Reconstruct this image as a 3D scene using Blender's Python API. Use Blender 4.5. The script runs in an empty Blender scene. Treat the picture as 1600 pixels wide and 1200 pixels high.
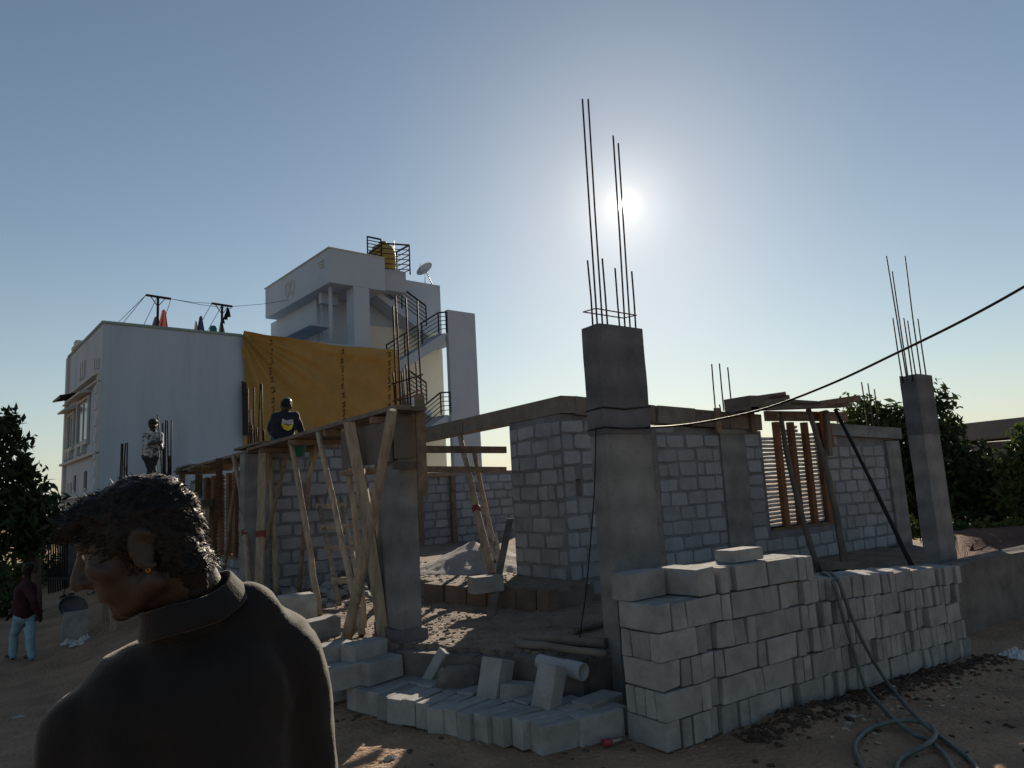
import bpy, bmesh, math, random
from math import sin, cos, tan, pi, radians, sqrt, exp, atan2
from mathutils import Vector, Matrix, noise, Quaternion
random.seed(11)
S = bpy.context.scene
COL = S.collection
# ------------------------------------------------------------------ camera
HEAD, PITCH, ROLL, FPX, EYE = radians(35), radians(8.5), radians(3.1), 1120.0, 1.86
FW = Vector((sin(HEAD)*cos(PITCH), cos(HEAD)*cos(PITCH), sin(PITCH)))
_r = Vector((cos(HEAD), -sin(HEAD), 0)); _u = _r.cross(FW)
RT = _r*cos(ROLL) - _u*sin(ROLL); UP = _u*cos(ROLL) + _r*sin(ROLL)
ORG = Vector((0, 0, EYE))
cam = bpy.data.cameras.new('camera'); camo = bpy.data.objects.new('camera', cam); COL.objects.link(camo)
cam.sensor_width = 36; cam.lens = 36*FPX/1600; cam.clip_start = .05; cam.clip_end = 2000
M = Matrix((RT, UP, -FW)).transposed().to_4x4(); M.translation = ORG
camo.matrix_world = M; S.camera = camo
# ------------------------------------------------------------------ light
SEL, SAZ = radians(21.7), radians(45.0)
SUN = Vector((sin(SAZ)*cos(SEL), cos(SAZ)*cos(SEL), sin(SEL)))
W = bpy.data.worlds.new('World'); S.world = W; W.use_nodes = True
nt = W.node_tree; nt.nodes.clear()
def WN(t, **k):
    n = nt.nodes.new(t)
    for a, b in k.items(): setattr(n, a, b)
    return n
sky = WN('ShaderNodeTexSky', sky_type='NISHITA', sun_disc=False, sun_elevation=SEL, sun_rotation=SAZ,
         altitude=300, air_density=1.0, dust_density=.14, ozone_density=1.0)
bg = WN('ShaderNodeBackground'); bg.inputs[1].default_value = .06
tint = WN('ShaderNodeVectorMath', operation='MULTIPLY'); tint.inputs[1].default_value = (1.13, 1.07, .96)   # white balance of a hazy day
nt.links.new(sky.outputs[0], tint.inputs[0])
tc = WN('ShaderNodeTexCoord')
dt = WN('ShaderNodeVectorMath', operation='DOT_PRODUCT'); dt.inputs[1].default_value = SUN
nrm = WN('ShaderNodeVectorMath', operation='NORMALIZE')
nt.links.new(tc.outputs['Generated'], nrm.inputs[0]); nt.links.new(nrm.outputs[0], dt.inputs[0])
# pale dust haze low over the whole horizon
sx = WN('ShaderNodeSeparateXYZ'); nt.links.new(nrm.outputs[0], sx.inputs[0])
hz = WN('ShaderNodeMath', operation='ABSOLUTE'); nt.links.new(sx.outputs[2], hz.inputs[0])
h2 = WN('ShaderNodeMath', operation='MULTIPLY'); h2.inputs[1].default_value = -9.0; nt.links.new(hz.outputs[0], h2.inputs[0])
h3 = WN('ShaderNodeMath', operation='EXPONENT'); nt.links.new(h2.outputs[0], h3.inputs[0])
h4 = WN('ShaderNodeMath', operation='MULTIPLY'); h4.inputs[1].default_value = .8; nt.links.new(h3.outputs[0], h4.inputs[0])
mh = WN('ShaderNodeMix', data_type='RGBA'); nt.links.new(h4.outputs[0], mh.inputs[0]); nt.links.new(tint.outputs[0], mh.inputs[6]); mh.inputs[7].default_value = (5.4, 5.6, 5.65, 1)
nt.links.new(mh.outputs[2], bg.inputs[0])
mx = WN('ShaderNodeMath', operation='MAXIMUM'); mx.inputs[1].default_value = 0; nt.links.new(dt.outputs['Value'], mx.inputs[0])
def powr(p, g):
    a = WN('ShaderNodeMath', operation='POWER'); a.inputs[1].default_value = p; nt.links.new(mx.outputs[0], a.inputs[0])
    b = WN('ShaderNodeMath', operation='MULTIPLY'); b.inputs[1].default_value = g; nt.links.new(a.outputs[0], b.inputs[0]); return b
acc = None
for p, g in ((60000, 8.0), (6000, .3), (600, .2), (60, .075)):   # solar disc and its aureole in the hazy air
    b = powr(p, g)
    if acc is None: acc = b
    else:
        c = WN('ShaderNodeMath', operation='ADD'); nt.links.new(acc.outputs[0], c.inputs[0]); nt.links.new(b.outputs[0], c.inputs[1]); acc = c
glow = WN('ShaderNodeBackground'); glow.inputs[0].default_value = (1, .93, .8, 1); nt.links.new(acc.outputs[0], glow.inputs[1])
ads = WN('ShaderNodeAddShader'); wo = WN('ShaderNodeOutputWorld')
nt.links.new(bg.outputs[0], ads.inputs[0]); nt.links.new(glow.outputs[0], ads.inputs[1]); nt.links.new(ads.outputs[0], wo.inputs[0])
sl = bpy.data.lights.new('sun', 'SUN'); sl.energy = 5.0; sl.angle = radians(.53); sl.color = (1, .86, .68)
slo = bpy.data.objects.new('sun', sl); COL.objects.link(slo)
slo.rotation_euler = SUN.to_track_quat('Z', 'Y').to_euler()
vs = S.view_settings; vs.view_transform = 'Standard'; vs.look = 'None'; vs.exposure = .55; vs.gamma = 1; vs.use_curve_mapping = False

# ------------------------------------------------------------------ survey helpers: where a sight line meets a level or a wall plane
def ray(x, y): return FW*FPX + RT*(x-800) - UP*(y-600)
def PZ(x, y, z): d = ray(x, y); return ORG + d*((z-EYE)/d.z)
def PY(x, y, Y): d = ray(x, y); return ORG + d*(Y/d.y)
def PX(x, y, X): d = ray(x, y); return ORG + d*(X/d.x)
def PD(x, y, dep): return ORG + ray(x, y)*(dep/FPX)

# ------------------------------------------------------------------ materials
MAT = {}
SHEEN = {'shirt': .28, 'camo': .2, 'navy': .2, 'hair': .12}
def mat(name, col, rough=.85, var=.25, scale=6, bump=.3, bscale=40, objvar=0, col2=None, metal=0, stretch=None, spec=.3, transl=0, mixlo=.4, mixhi=.65, bdist=.02):
    m = bpy.data.materials.new(name); m.use_nodes = True; t = m.node_tree; N = t.nodes; L = t.links
    b = N['Principled BSDF']; b.inputs['Roughness'].default_value = rough; b.inputs['Metallic'].default_value = metal
    b.inputs['Specular IOR Level'].default_value = spec
    if name in SHEEN: b.inputs['Sheen Weight'].default_value = SHEEN[name]; b.inputs['Sheen Roughness'].default_value = .35; b.inputs['Sheen Tint'].default_value = (1, .95, .88, 1)
    co = N.new('ShaderNodeTexCoord'); src = co.outputs['Object']
    if stretch:
        mp = N.new('ShaderNodeMapping'); mp.inputs['Scale'].default_value = stretch; L.new(src, mp.inputs[0]); src = mp.outputs[0]
    oi = N.new('ShaderNodeObjectInfo')
    if objvar:
        ad = N.new('ShaderNodeVectorMath'); ad.operation = 'ADD'
        sc = N.new('ShaderNodeMath'); sc.operation = 'MULTIPLY'; sc.inputs[1].default_value = 57
        L.new(oi.outputs['Random'], sc.inputs[0]); L.new(src, ad.inputs[0]); L.new(sc.outputs[0], ad.inputs[1]); src = ad.outputs[0]
    n1 = N.new('ShaderNodeTexNoise'); n1.inputs['Scale'].default_value = scale; n1.inputs['Detail'].default_value = 8; n1.inputs['Roughness'].default_value = .65
    L.new(src, n1.inputs['Vector'])
    rp = N.new('ShaderNodeValToRGB'); rp.color_ramp.elements[0].position = mixlo if col2 else .3; rp.color_ramp.elements[1].position = mixhi if col2 else .72
    c = Vector(col); c2 = Vector(col2) if col2 else c*(1+var)
    c1 = c if col2 else c*(1-var)
    rp.color_ramp.elements[0].color = (*c1, 1); rp.color_ramp.elements[1].color = (*c2, 1)
    L.new(n1.outputs['Fac'], rp.inputs[0]); out = rp.outputs[0]
    if objvar:
        mr = N.new('ShaderNodeMapRange'); mr.inputs['To Min'].default_value = 1-objvar; mr.inputs['To Max'].default_value = 1+objvar
        L.new(oi.outputs['Random'], mr.inputs[0])
        mm = N.new('ShaderNodeVectorMath'); mm.operation = 'SCALE'; L.new(out, mm.inputs[0]); L.new(mr.outputs[0], mm.inputs['Scale']); out = mm.outputs[0]
    if name.startswith('concrete'):
        vo = N.new('ShaderNodeTexVoronoi'); vo.inputs['Scale'].default_value = 17; L.new(src, vo.inputs['Vector'])
        vr = N.new('ShaderNodeMapRange'); vr.inputs['From Min'].default_value = .07; vr.inputs['From Max'].default_value = .16; vr.inputs['To Min'].default_value = .55; L.new(vo.outputs['Distance'], vr.inputs[0])
        wv = N.new('ShaderNodeTexWave'); wv.bands_direction = 'Z'; wv.inputs['Scale'].default_value = .9; wv.inputs['Distortion'].default_value = 2.5; wv.inputs['Detail'].default_value = 4; L.new(src, wv.inputs['Vector'])
        wr_ = N.new('ShaderNodeMapRange'); wr_.inputs['To Min'].default_value = .86; wr_.inputs['To Max'].default_value = 1.08; L.new(wv.outputs['Fac'], wr_.inputs[0])
        mu = N.new('ShaderNodeMath'); mu.operation = 'MULTIPLY'; L.new(vr.outputs[0], mu.inputs[0]); L.new(wr_.outputs[0], mu.inputs[1])
        pm = N.new('ShaderNodeVectorMath'); pm.operation = 'SCALE'; L.new(out, pm.inputs[0]); L.new(mu.outputs[0], pm.inputs['Scale']); out = pm.outputs[0]
    L.new(out, b.inputs['Base Color'])
    if bump:
        n2 = N.new('ShaderNodeTexNoise'); n2.inputs['Scale'].default_value = bscale; n2.inputs['Detail'].default_value = 6; L.new(src, n2.inputs['Vector'])
        bp = N.new('ShaderNodeBump'); bp.inputs['Strength'].default_value = bump; bp.inputs['Distance'].default_value = bdist
        L.new(n2.outputs['Fac'], bp.inputs['Height']); L.new(bp.outputs[0], b.inputs['Normal'])
    if transl:
        tr = N.new('ShaderNodeBsdfTranslucent'); L.new(out, tr.inputs[0]); ms = N.new('ShaderNodeMixShader'); ms.inputs[0].default_value = transl
        o = N['Material Output']; L.new(b.outputs[0], ms.inputs[1]); L.new(tr.outputs[0], ms.inputs[2]); L.new(ms.outputs[0], o.inputs[0])
    MAT[name] = m; return m
mat('clod', (.075, .05, .038), .95, scale=6, bump=.5)
mat('dirt', (.36, .235, .15), .95, scale=1.3, col2=(.235, .15, .098), bump=.9, bscale=22, bdist=.05)
mat('floor_soil', (.24, .19, .15), .95, scale=2.2, col2=(.15, .12, .1), bump=1, bscale=26, bdist=.05)
mat('red_soil', (.13, .06, .038), .95, scale=2, col2=(.085, .045, .032), bump=.8, bscale=12, bdist=.06)
mat('sand', (.30, .285, .27), .95, var=.15, scale=9, bump=.6, bscale=60)
mat('block', (.275, .27, .26), .95, var=.28, scale=5, bump=.55, bscale=90, objvar=.17, bdist=.01)
mat('wall_block', (.28, .295, .315), .95, scale=3.2, col2=(.22, .23, .248), bump=.7, bscale=40, objvar=.13, mixlo=.42, mixhi=.66)
mat('mortar', (.165, .17, .18), .95, var=.35, scale=3, bump=.8, bscale=35, bdist=.03)
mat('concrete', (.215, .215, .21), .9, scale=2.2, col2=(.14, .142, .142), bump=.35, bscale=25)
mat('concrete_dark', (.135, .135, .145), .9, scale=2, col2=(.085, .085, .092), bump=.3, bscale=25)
mat('plinth', (.17, .155, .14), .95, scale=2.2, col2=(.10, .09, .082), bump=.6, bscale=22)
mat('brown_stone', (.15, .105, .08), .95, scale=3, col2=(.10, .072, .056), bump=.7, bscale=18, objvar=.15)
mat('pole', (.36, .285, .205), .85, scale=3, col2=(.2, .155, .115), bump=.5, bscale=9, stretch=(5, 5, .9), objvar=.25)
mat('plank', (.22, .155, .105), .9, scale=3, col2=(.12, .09, .066), bump=.5, bscale=8, stretch=(3, 3, 3), objvar=.25)
mat('old_plank', (.17, .14, .115), .9, scale=3, col2=(.10, .085, .072), bump=.4, bscale=8, objvar=.25)
mat('plywood', (.14, .12, .10), .85, scale=2, col2=(.10, .088, .076), bump=.2, bscale=12, objvar=.12)
mat('red_band', (.17, .04, .03), .8, bump=0)
mat('orange_wood', (.20, .088, .045), .8, scale=4, col2=(.12, .055, .032), bump=.3, bscale=12, objvar=.15)
mat('slat', (.42, .42, .42), .6, var=.25, scale=7, bump=.3, bscale=20, objvar=.25)
mat('rebar', (.045, .028, .022), .7, var=.4, scale=20, bump=.5, bscale=120, metal=.3)
mat('red_rebar', (.13, .03, .022), .7, bump=0)
mat('white_paint', (.38, .44, .51), .8, var=.07, scale=.7, bump=.12, bscale=30, bdist=.01)
mat('stained_paint', (.38, .44, .51), .85, scale=1.2, col2=(.28, .325, .38), bump=.15, bscale=20, stretch=(1, 1, .12), mixlo=.45, mixhi=.8, bdist=.01)
mat('bounce_lit_paint', (.64, .60, .50), .8, var=.05, scale=1, bump=.1)  # stair wall paint with warm bounced light put into its colour
mat('trim_paint', (.42, .44, .42), .8, var=.1, scale=2, bump=.1)
mat('green_coping', (.22, .30, .28), .8, var=.15, bump=.1)
mat('glass', (.10, .12, .13), .15, var=.1, bump=0, spec=.6)
mat('dark_metal', (.018, .018, .021), .5, var=.3, bump=0, metal=.4)
mat('black', (.012, .012, .014), .6, var=.3, bump=0)
mat('tank', (.36, .25, .06), .6, var=.12, bump=.1)
mat('tarp', (.385, .225, .055), .55, var=.14, scale=1.5, bump=.35, bscale=5, transl=.2, spec=.4, bdist=.06)
mat('tarp_print', (.045, .03, .02), .8, bump=0)
mat('pvc', (.34, .355, .36), .45, var=.08, bump=.05)
mat('hose', (.11, .125, .115), .55, var=.2, scale=8, bump=.15, bscale=60)
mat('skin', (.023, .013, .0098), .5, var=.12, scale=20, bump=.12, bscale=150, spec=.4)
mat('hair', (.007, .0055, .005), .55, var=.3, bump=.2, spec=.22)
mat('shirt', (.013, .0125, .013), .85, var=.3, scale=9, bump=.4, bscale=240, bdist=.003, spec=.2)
mat('trouser_dark', (.03, .03, .035), .85, bump=.2)
mat('jeans', (.22, .35, .44), .85, var=.15, bump=.2)
mat('maroon', (.04, .012, .016), .85, bump=.2)
mat('navy', (.012, .016, .026), .85, bump=.2)
mat('camo', (.42, .44, .44), .85, scale=14, col2=(.05, .055, .06), bump=.2, mixlo=.42, mixhi=.58)
mat('yellow_print', (.55, .46, .04), .8, bump=0)
mat('grey_print', (.34, .34, .38), .8, bump=0)
mat('teal', (.02, .13, .12), .5, var=.15, bump=0)
mat('pink', (.28, .035, .05), .5, bump=0)
mat('white_plastic', (.5, .5, .5), .6, var=.2, bump=.4, bscale=15)
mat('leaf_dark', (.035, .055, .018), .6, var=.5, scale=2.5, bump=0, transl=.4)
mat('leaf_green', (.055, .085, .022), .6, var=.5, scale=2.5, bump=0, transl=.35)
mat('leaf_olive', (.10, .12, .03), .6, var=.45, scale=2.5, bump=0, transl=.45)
mat('bark', (.09, .065, .045), .9, var=.3, bump=.7, bscale=20)
mat('far_wall', (.15, .14, .14), .9, var=.15, scale=1, bump=.2)
mat('beige_panel', (.30, .27, .21), .8, var=.1, bump=.1)
mat('cloth_red', (.35, .10, .09), .85, bump=.2, transl=.2)
mat('cloth_blue', (.08, .10, .17), .85, bump=.2, transl=.15)
mat('cloth_pale', (.42, .42, .36), .85, bump=.2, transl=.2)
mat('gold', (.35, .17, .04), .5, bump=0, metal=1)
mat('eye_white', (.5, .46, .42), .3, bump=0)
mat('chip', (.42, .35, .26), .9, var=.3, bump=.2)

# ------------------------------------------------------------------ mesh builder
class MB:
    def __init__(s): s.v = []; s.f = []; s.sm = []
    def add(s, vs, fs, smooth=False):
        o = len(s.v); s.v += [Vector(p) for p in vs]; s.f += [[i+o for i in f] for f in fs]; s.sm += [smooth]*len(fs); return s
    def hexa(s, p):   # 8 corners: bottom 4 ccw, top 4 ccw
        return s.add(p, [(3, 2, 1, 0), (4, 5, 6, 7), (0, 1, 5, 4), (1, 2, 6, 5), (2, 3, 7, 6), (3, 0, 4, 7)])
    def box(s, x0, y0, z0, x1, y1, z1):
        return s.hexa([(x0, y0, z0), (x1, y0, z0), (x1, y1, z0), (x0, y1, z0), (x0, y0, z1), (x1, y0, z1), (x1, y1, z1), (x0, y1, z1)])
    def bar(s, a, b, w, h, up=(0, 0, 1)):
        a = Vector(a); b = Vector(b); d = (b-a).normalized(); upv = Vector(up)
        if abs(d.dot(upv)) > .98: upv = Vector((0, 1, 0))
        x = d.cross(upv).normalized()*w/2; y = x.cross(d).normalized()*h/2
        return s.hexa([a-x-y, a+x-y, b+x-y, b-x-y, a-x+y, a+x+y, b+x+y, b-x+y])
    def tube(s, pts, r, n=8, cap=True, ell=1):
        pts = [Vector(p) for p in pts]; rs = r if isinstance(r, (list, tuple)) else [r]*len(pts)
        t = (pts[1]-pts[0]).normalized(); x = t.orthogonal().normalized(); vs = []; fs = []
        for i, p in enumerate(pts):
            tt = (pts[min(i+1, len(pts)-1)]-pts[max(i-1, 0)]).normalized()
            x = (x-tt*x.dot(tt)).normalized(); y = tt.cross(x)
            for k in range(n):
                a = 2*pi*k/n; vs.append(p+x*cos(a)*rs[i]+y*sin(a)*rs[i]*ell)
        for i in range(len(pts)-1):
            for k in range(n):
                k2 = (k+1) % n; fs.append((i*n+k, i*n+k2, (i+1)*n+k2, (i+1)*n+k))
        s.add(vs, fs, n > 5)
        if cap:
            o = len(s.v)-len(vs)
            s.f += [[o+k for k in reversed(range(n))], [o+(len(pts)-1)*n+k for k in range(n)]]; s.sm += [False]*2
        return s
    def lathe(s, c, prof, n=20, cap=True):
        c = Vector(c); vs = []; fs = []
        for r, z in prof:
            for k in range(n): a = 2*pi*k/n; vs.append(c+Vector((r*cos(a), r*sin(a), z)))
        for i in range(len(prof)-1):
            for k in range(n): k2 = (k+1) % n; fs.append((i*n+k, i*n+k2, (i+1)*n+k2, (i+1)*n+k))
        return s.add(vs, fs, True)
    def prism(s, poly, z0, z1):
        n = len(poly); vs = [(p[0], p[1], z0) for p in poly]+[(p[0], p[1], z1) for p in poly]
        fs = [list(reversed(range(n))), list(range(n, 2*n))]+[(i, (i+1) % n, n+(i+1) % n, n+i) for i in range(n)]
        return s.add(vs, fs)
    def mesh(s, name):
        me = bpy.data.meshes.new(name); me.from_pydata([tuple(p) for p in s.v], [], s.f); me.polygons.foreach_set('use_smooth', s.sm); me.update(); return me
    def build(s, name, m, parent=None, base=None):
        """ base: world point that becomes the object's origin """
        if base is not None:
            base = Vector(base); s.v = [p-base for p in s.v]
        me = s.mesh(name); me.materials.append(MAT[m] if isinstance(m, str) else m)
        return link(name, me, parent, base)
def link(name, me, parent=None, loc=None, rot=None, scale=None):
    o = bpy.data.objects.new(name, me); COL.objects.link(o)
    if parent: o.parent = parent
    if loc is not None: o.location = loc
    if rot is not None: o.rotation_euler = rot
    if scale is not None: o.scale = scale
    return o
def tag(o, label=None, cat=None, group=None, kind=None):
    for k, v in (('label', label), ('category', cat), ('group', group), ('kind', kind)):
        if v: o[k] = v
    if cat and not kind: o['kind'] = 'thing'
    return o
def empty(name, loc, label, cat, group=None, rz=0):
    o = bpy.data.objects.new(name, None); COL.objects.link(o); o.location = loc; o.rotation_euler.z = rz; o.empty_display_size = .1
    return tag(o, label, cat, group)
ORD = 'first second third fourth fifth sixth seventh eighth ninth tenth eleventh twelfth thirteenth fourteenth fifteenth sixteenth seventeenth eighteenth nineteenth twentieth'.split()
def ordn(i):
    if i < 20: return ORD[i]
    t = {2: 'twenty', 3: 'thirty', 4: 'forty'}[(i+1)//10]
    return (t[:-1]+'ieth') if (i+1) % 10 == 0 else t+'-'+ORD[(i+1) % 10-1]
def ss(t): t = max(0., min(1., t)); return t*t*(3-2*t)
def fbm(x, y, z=0, o=4):
    s = 0; a = .5
    for _ in range(o): s += a*noise.noise(Vector((x, y, z))); x *= 2.1; y *= 2.1; z = z*2.1+3; a *= .5
    return s

# ------------------------------------------------------------------ ground
def gz(x, y):
    b = .2*ss(1-sqrt(x*x+y*y)/2.6) - .56*ss((y-3)/11)*ss((3.0-x)/2.6) - .26*ss((x-4.5)/4.8)*ss((9-y)/3)
    if y > 4: b -= .2*ss((x-4.5)/4.8)*ss((y-6)/3)
    d = .035*fbm(x*1.1, y*1.1)+.03*fbm(x*4, y*4, 5)
    for k in (1.55, 2.35): d -= .03*exp(-((y-k-.06*x-.15*sin(x*.5))/.11)**2)*ss((x-1.2)/1.5)*(.6+.8*abs(fbm(x*3, y*3, 3)))   # old tyre ruts
    far = ss((sqrt(x*x+y*y)-25)/40)
    # loose earth thrown up along the foot of the long stack
    m = .05*exp(-((y-(3.55+.05*(x-4)))/.16)**2)*ss((x-4.6)/.5)*ss((9.4-x)/.6)*(1+1.6*fbm(x*5, y*5, 9))
    return b*(1-far)-.6*far+d+m
def axis(lo, hi, n, out, grow):
    a = [lo+(hi-lo)*i/n for i in range(n+1)]; st = (hi-lo)/n
    x = hi; s_ = st; r = []
    while x < out: s_ *= grow; x += s_; r.append(x)
    x = lo; s_ = st; l = []
    while x > -out: s_ *= grow; x -= s_; l.append(x)
    return l[::-1]+a+r
ax = axis(-2.5, 9.5, 200, 900, 1.13); ay = axis(-.5, 9.5, 170, 900, 1.13)
g = MB(); nx = len(ax)
g.add([(x, y, gz(x, y)) for y in ay for x in ax], [(j*nx+i, j*nx+i+1, (j+1)*nx+i+1, (j+1)*nx+i) for j in range(len(ay)-1) for i in range(nx-1)], True)
tag(g.build('ground', 'dirt'), kind='structure')

# plinth of the unfinished house: earth-filled platform with a concrete edge
FZ = .45
def fz(x, y): return .03*fbm(x*1.3, y*1.3, 2)+.028*fbm(x*5, y*5, 7)
PLE = [(2.1, 24), (2.1, 8.2), (2.42, 6.98), (3.16, 6.62), (4.03, 4.88), (11.5, 4.72), (11.7, 5.6), (15.0, 7.2), (15.0, 24)]
pl = MB().prism(PLE[::-1], -1.3, FZ-.05); plo = pl.build('plinth', 'plinth'); tag(plo, kind='structure')
def inside(x, y, poly):
    c = False
    for i in range(len(poly)):
        x0, y0 = poly[i]; x1, y1 = poly[i-1]
        if (y0 > y) != (y1 > y) and x < (x1-x0)*(y-y0)/(y1-y0)+x0: c = not c
    return c
def floor_sheet(name, poly, z, x0, x1, y0, y1, st, m, skirt):
    b = MB(); nx = int((x1-x0)/st)+1; ny = int((y1-y0)/st)+1; idx = {}; vs = []; fs = []
    for j in range(ny+1):
        for i in range(nx+1):
            x = x0+i*st; y = y0+j*st; vs.append((x, y, z+fz(x, y)))
    for j in range(ny):
        for i in range(nx):
            if all(inside(x0+(i+a)*st, y0+(j+c)*st, poly) for a in (0, 1) for c in (0, 1)):
                fs.append((j*(nx+1)+i, j*(nx+1)+i+1, (j+1)*(nx+1)+i+1, (j+1)*(nx+1)+i))
    b.add(vs, fs, True); bm = bmesh.new(); me = b.mesh(name); bm.from_mesh(me)
    bmesh.ops.delete(bm, geom=[v for v in bm.verts if not v.link_faces], context='VERTS')
    r = bmesh.ops.extrude_edge_only(bm, edges=[e for e in bm.edges if e.is_boundary])
    for v in r['geom']:
        if isinstance(v, bmesh.types.BMVert): v.co.z = z-skirt
    bm.to_mesh(me); bm.free(); me.materials.append(MAT[m]); return link(name, me)
tag(floor_sheet('earth_floor', PLE, FZ, 2, 13.5, 4.6, 13.6, .07, 'floor_soil', .12), kind='structure')
LED = [(4.80, 9.04), (5.26, 6.95), (6.1, 7.15), (6.1, 9.2), (14, 9.2), (14, 15.9), (4.3, 15.9)]
tag(floor_sheet('inner_floor', LED, .68, 4.1, 14, 6.8, 16, .08, 'floor_soil', .05), kind='structure')
lg = MB().prism(LED[::-1], .3, .64); tag(lg.build('inner_fill', 'plinth'), kind='structure')
st = empty('stone_ledge', (4.8, 9.04, .45), 'low reddish brown stone ledge stepping up to the inner floor', 'ledge')
a = Vector((4.78, 9.1, 0)); b = Vector((5.27, 6.9, 0)); dd = (b-a).normalized(); nn = Vector((-dd.y, dd.x, 0))*-1
q = 0; Lg = (b-a).length
while q < Lg-.1:
    w = min(random.uniform(.32, .55), Lg-q); p = a+dd*(q+.01); e = a+dd*(q+w-.012); h = .225+random.uniform(-.02, .02); t = .09+random.uniform(-.015, .02)
    m = MB().hexa([p+nn*t+Vector((0, 0, .44)), e+nn*t+Vector((0, 0, .44)), e-nn*.1+Vector((0, 0, .44)), p-nn*.1+Vector((0, 0, .44)),
                   p+nn*(t-.02)+Vector((0, 0, .45+h)), e+nn*(t-.01)+Vector((0, 0, .44+h)), e-nn*.1+Vector((0, 0, .45+h)), p-nn*.1+Vector((0, 0, .45+h))])
    m.v = [v-Vector((4.8, 9.04, .45)) for v in m.v]; m.build('stone', 'brown_stone', st); q += w
# concrete edge beam of the plinth, broken into pours
be = empty('plinth_beam', (3.16, 6.62, 0), 'rough concrete plinth beam along the front edge between two pillars', 'beam')
a = Vector((3.16, 6.6, 0)); b = Vector((4.02, 4.86, 0)); dd = (b-a).normalized(); nn = Vector((dd.y, -dd.x, 0))
if nn.x > 0: nn = -nn
q = 0
while q < 1.9:
    w = min(random.uniform(.35, .6), 1.94-q)
    p = a+dd*q; e = a+dd*(q+w-.004); m = MB()
    for z0, z1, t in ((-.3, .13, .03), (.13, (.41 if q < 1.2 else .44)+random.uniform(-.012, .012), .10+random.uniform(-.008, .008))):
        m.hexa([p+nn*t+Vector((0, 0, z0)), e+nn*t+Vector((0, 0, z0)), e-nn*.12+Vector((0, 0, z0)), p-nn*.12+Vector((0, 0, z0)),
                p+nn*t+Vector((0, 0, z1)), e+nn*t+Vector((0, 0, z1)), e-nn*.12+Vector((0, 0, z1)), p-nn*.12+Vector((0, 0, z1))])
    m.v = [v-Vector((3.16, 6.62, 0)) for v in m.v]; m.build('pour', 'plinth', be); q += w

# ------------------------------------------------------------------ block walls
VAR = {}
def wall_mesh(kind, i):
    if (kind, i) in VAR: return VAR[(kind, i)]
    L_, H_ = kind; rr = random.Random(i*7+int(L_*100)); m = MB()
    c = min(.038, L_*.2); pts = []
    for sx, sz, order in ((-1, -1, 0), (1, -1, 1), (1, 1, 0), (-1, 1, 1)):
        X = sx*L_/2; Z = sz*H_/2; j = lambda k: rr.uniform(-k, k)
        A = (X, Z-sz*c*rr.uniform(.3, 1)); B = (X-sx*c*rr.uniform(.3, 1), Z)
        P2 = [A, B] if order == 0 else [B, A]
        pts += [(px-sx*rr.uniform(-.008, .018), pz-sz*rr.uniform(-.008, .014)) for px, pz in P2]
    n = len(pts); pr = .014
    vs = [(x, .0, z) for x, z in pts]+[(x*.985, -pr*.6, z*.975) for x, z in pts]+[(x*.94, -pr+rr.uniform(-.003, .003), z*.9) for x, z in pts]
    fs = [(i, (i+1) % n, n+(i+1) % n, n+i) for i in range(n)]+[(n+i, n+(i+1) % n, 2*n+(i+1) % n, 2*n+i) for i in range(n)]+[list(range(2*n, 3*n))]
    m.add(vs, fs); me = m.mesh('block'); me.materials.append(MAT['wall_block']); VAR[(kind, i)] = me; return me
def block_wall(name, label, P0, ud, L, H, thick, holes=(), seed=1, slope=0., pitch=.215, blk=.41, cat='wall', group=None, u0b=.012):
    """ wall from P0 along unit direction ud; its face looks to the right-hand side turned -90 deg of ud (towards the camera) """
    rr = random.Random(seed); ud = Vector((*ud, 0)).normalized(); ang = atan2(ud.y, ud.x)
    w = empty(name, P0, label, cat, group, ang)
    cuts = sorted(set([0, L]+[c for h in holes for c in h[:2]])); m = MB()
    for u0, u1 in zip(cuts, cuts[1:]):
        segs = [(0, H)]
        for h0, h1, z0, z1 in holes:
            if h0 < u1-1e-4 and h1 > u0+1e-4:
                segs = [s_ for a_, b_ in segs for s_ in ((a_, min(b_, z0)), (max(a_, z1), b_)) if s_[1]-s_[0] > .005]
        for a_, b_ in segs:
            t0 = slope*u0 if abs(b_-H) < 1e-6 else 0; t1 = slope*u1 if abs(b_-H) < 1e-6 else 0
            m.hexa([(u0, 0, a_), (u1, 0, a_), (u1, thick, a_), (u0, thick, a_), (u0, 0, b_+t0), (u1, 0, b_+t1), (u1, thick, b_+t1), (u0, thick, b_+t0)])
    m.build('mortar', 'mortar', w)
    z = .012; row = 0
    while z < H-.08:
        u = u0b; first = True; hh = min(pitch-.022, H-z-.012)
        while u < L-.05:
            wl = blk-.022
            if first and row % 2: wl = blk*.5-.02
            elif rr.random() < .3: wl = rr.choice((.33, .3, .22, .15, .36))
            first = False; wl = min(wl, L-u-.012)
            zt = z+hh+slope*u*(1 if H-z < 2*pitch else 0)
            ok = wl > .06 and z+hh < H+slope*u-.005
            for h0, h1, z0, z1 in holes:
                if u+wl > h0 and u < h1 and z+hh > z0+.01 and z < z1-.01:
                    if u < h0-.08 and u+wl > h0: wl = h0-u-.014
                    elif u < h1: ok = False; wl = max(.0, min(wl, h1-u)) if u+wl <= h1 else h1-u+.0
            if ok and wl > .05:
                o = link('block', wall_mesh((.4, .19), rr.randrange(9)), w, (u+wl/2, rr.uniform(-.004, .006), z+hh/2+rr.uniform(-.008, .008)),
                         (0, rr.uniform(-.022, .022), rr.uniform(-.012, .012)), (wl/.4*rr.uniform(.94, 1.02), rr.uniform(.7, 1.3), hh/.19*rr.uniform(.9, 1.03)))
            u += wl+rr.uniform(.014, .03)
        z += pitch; row += 1
    return w
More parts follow.
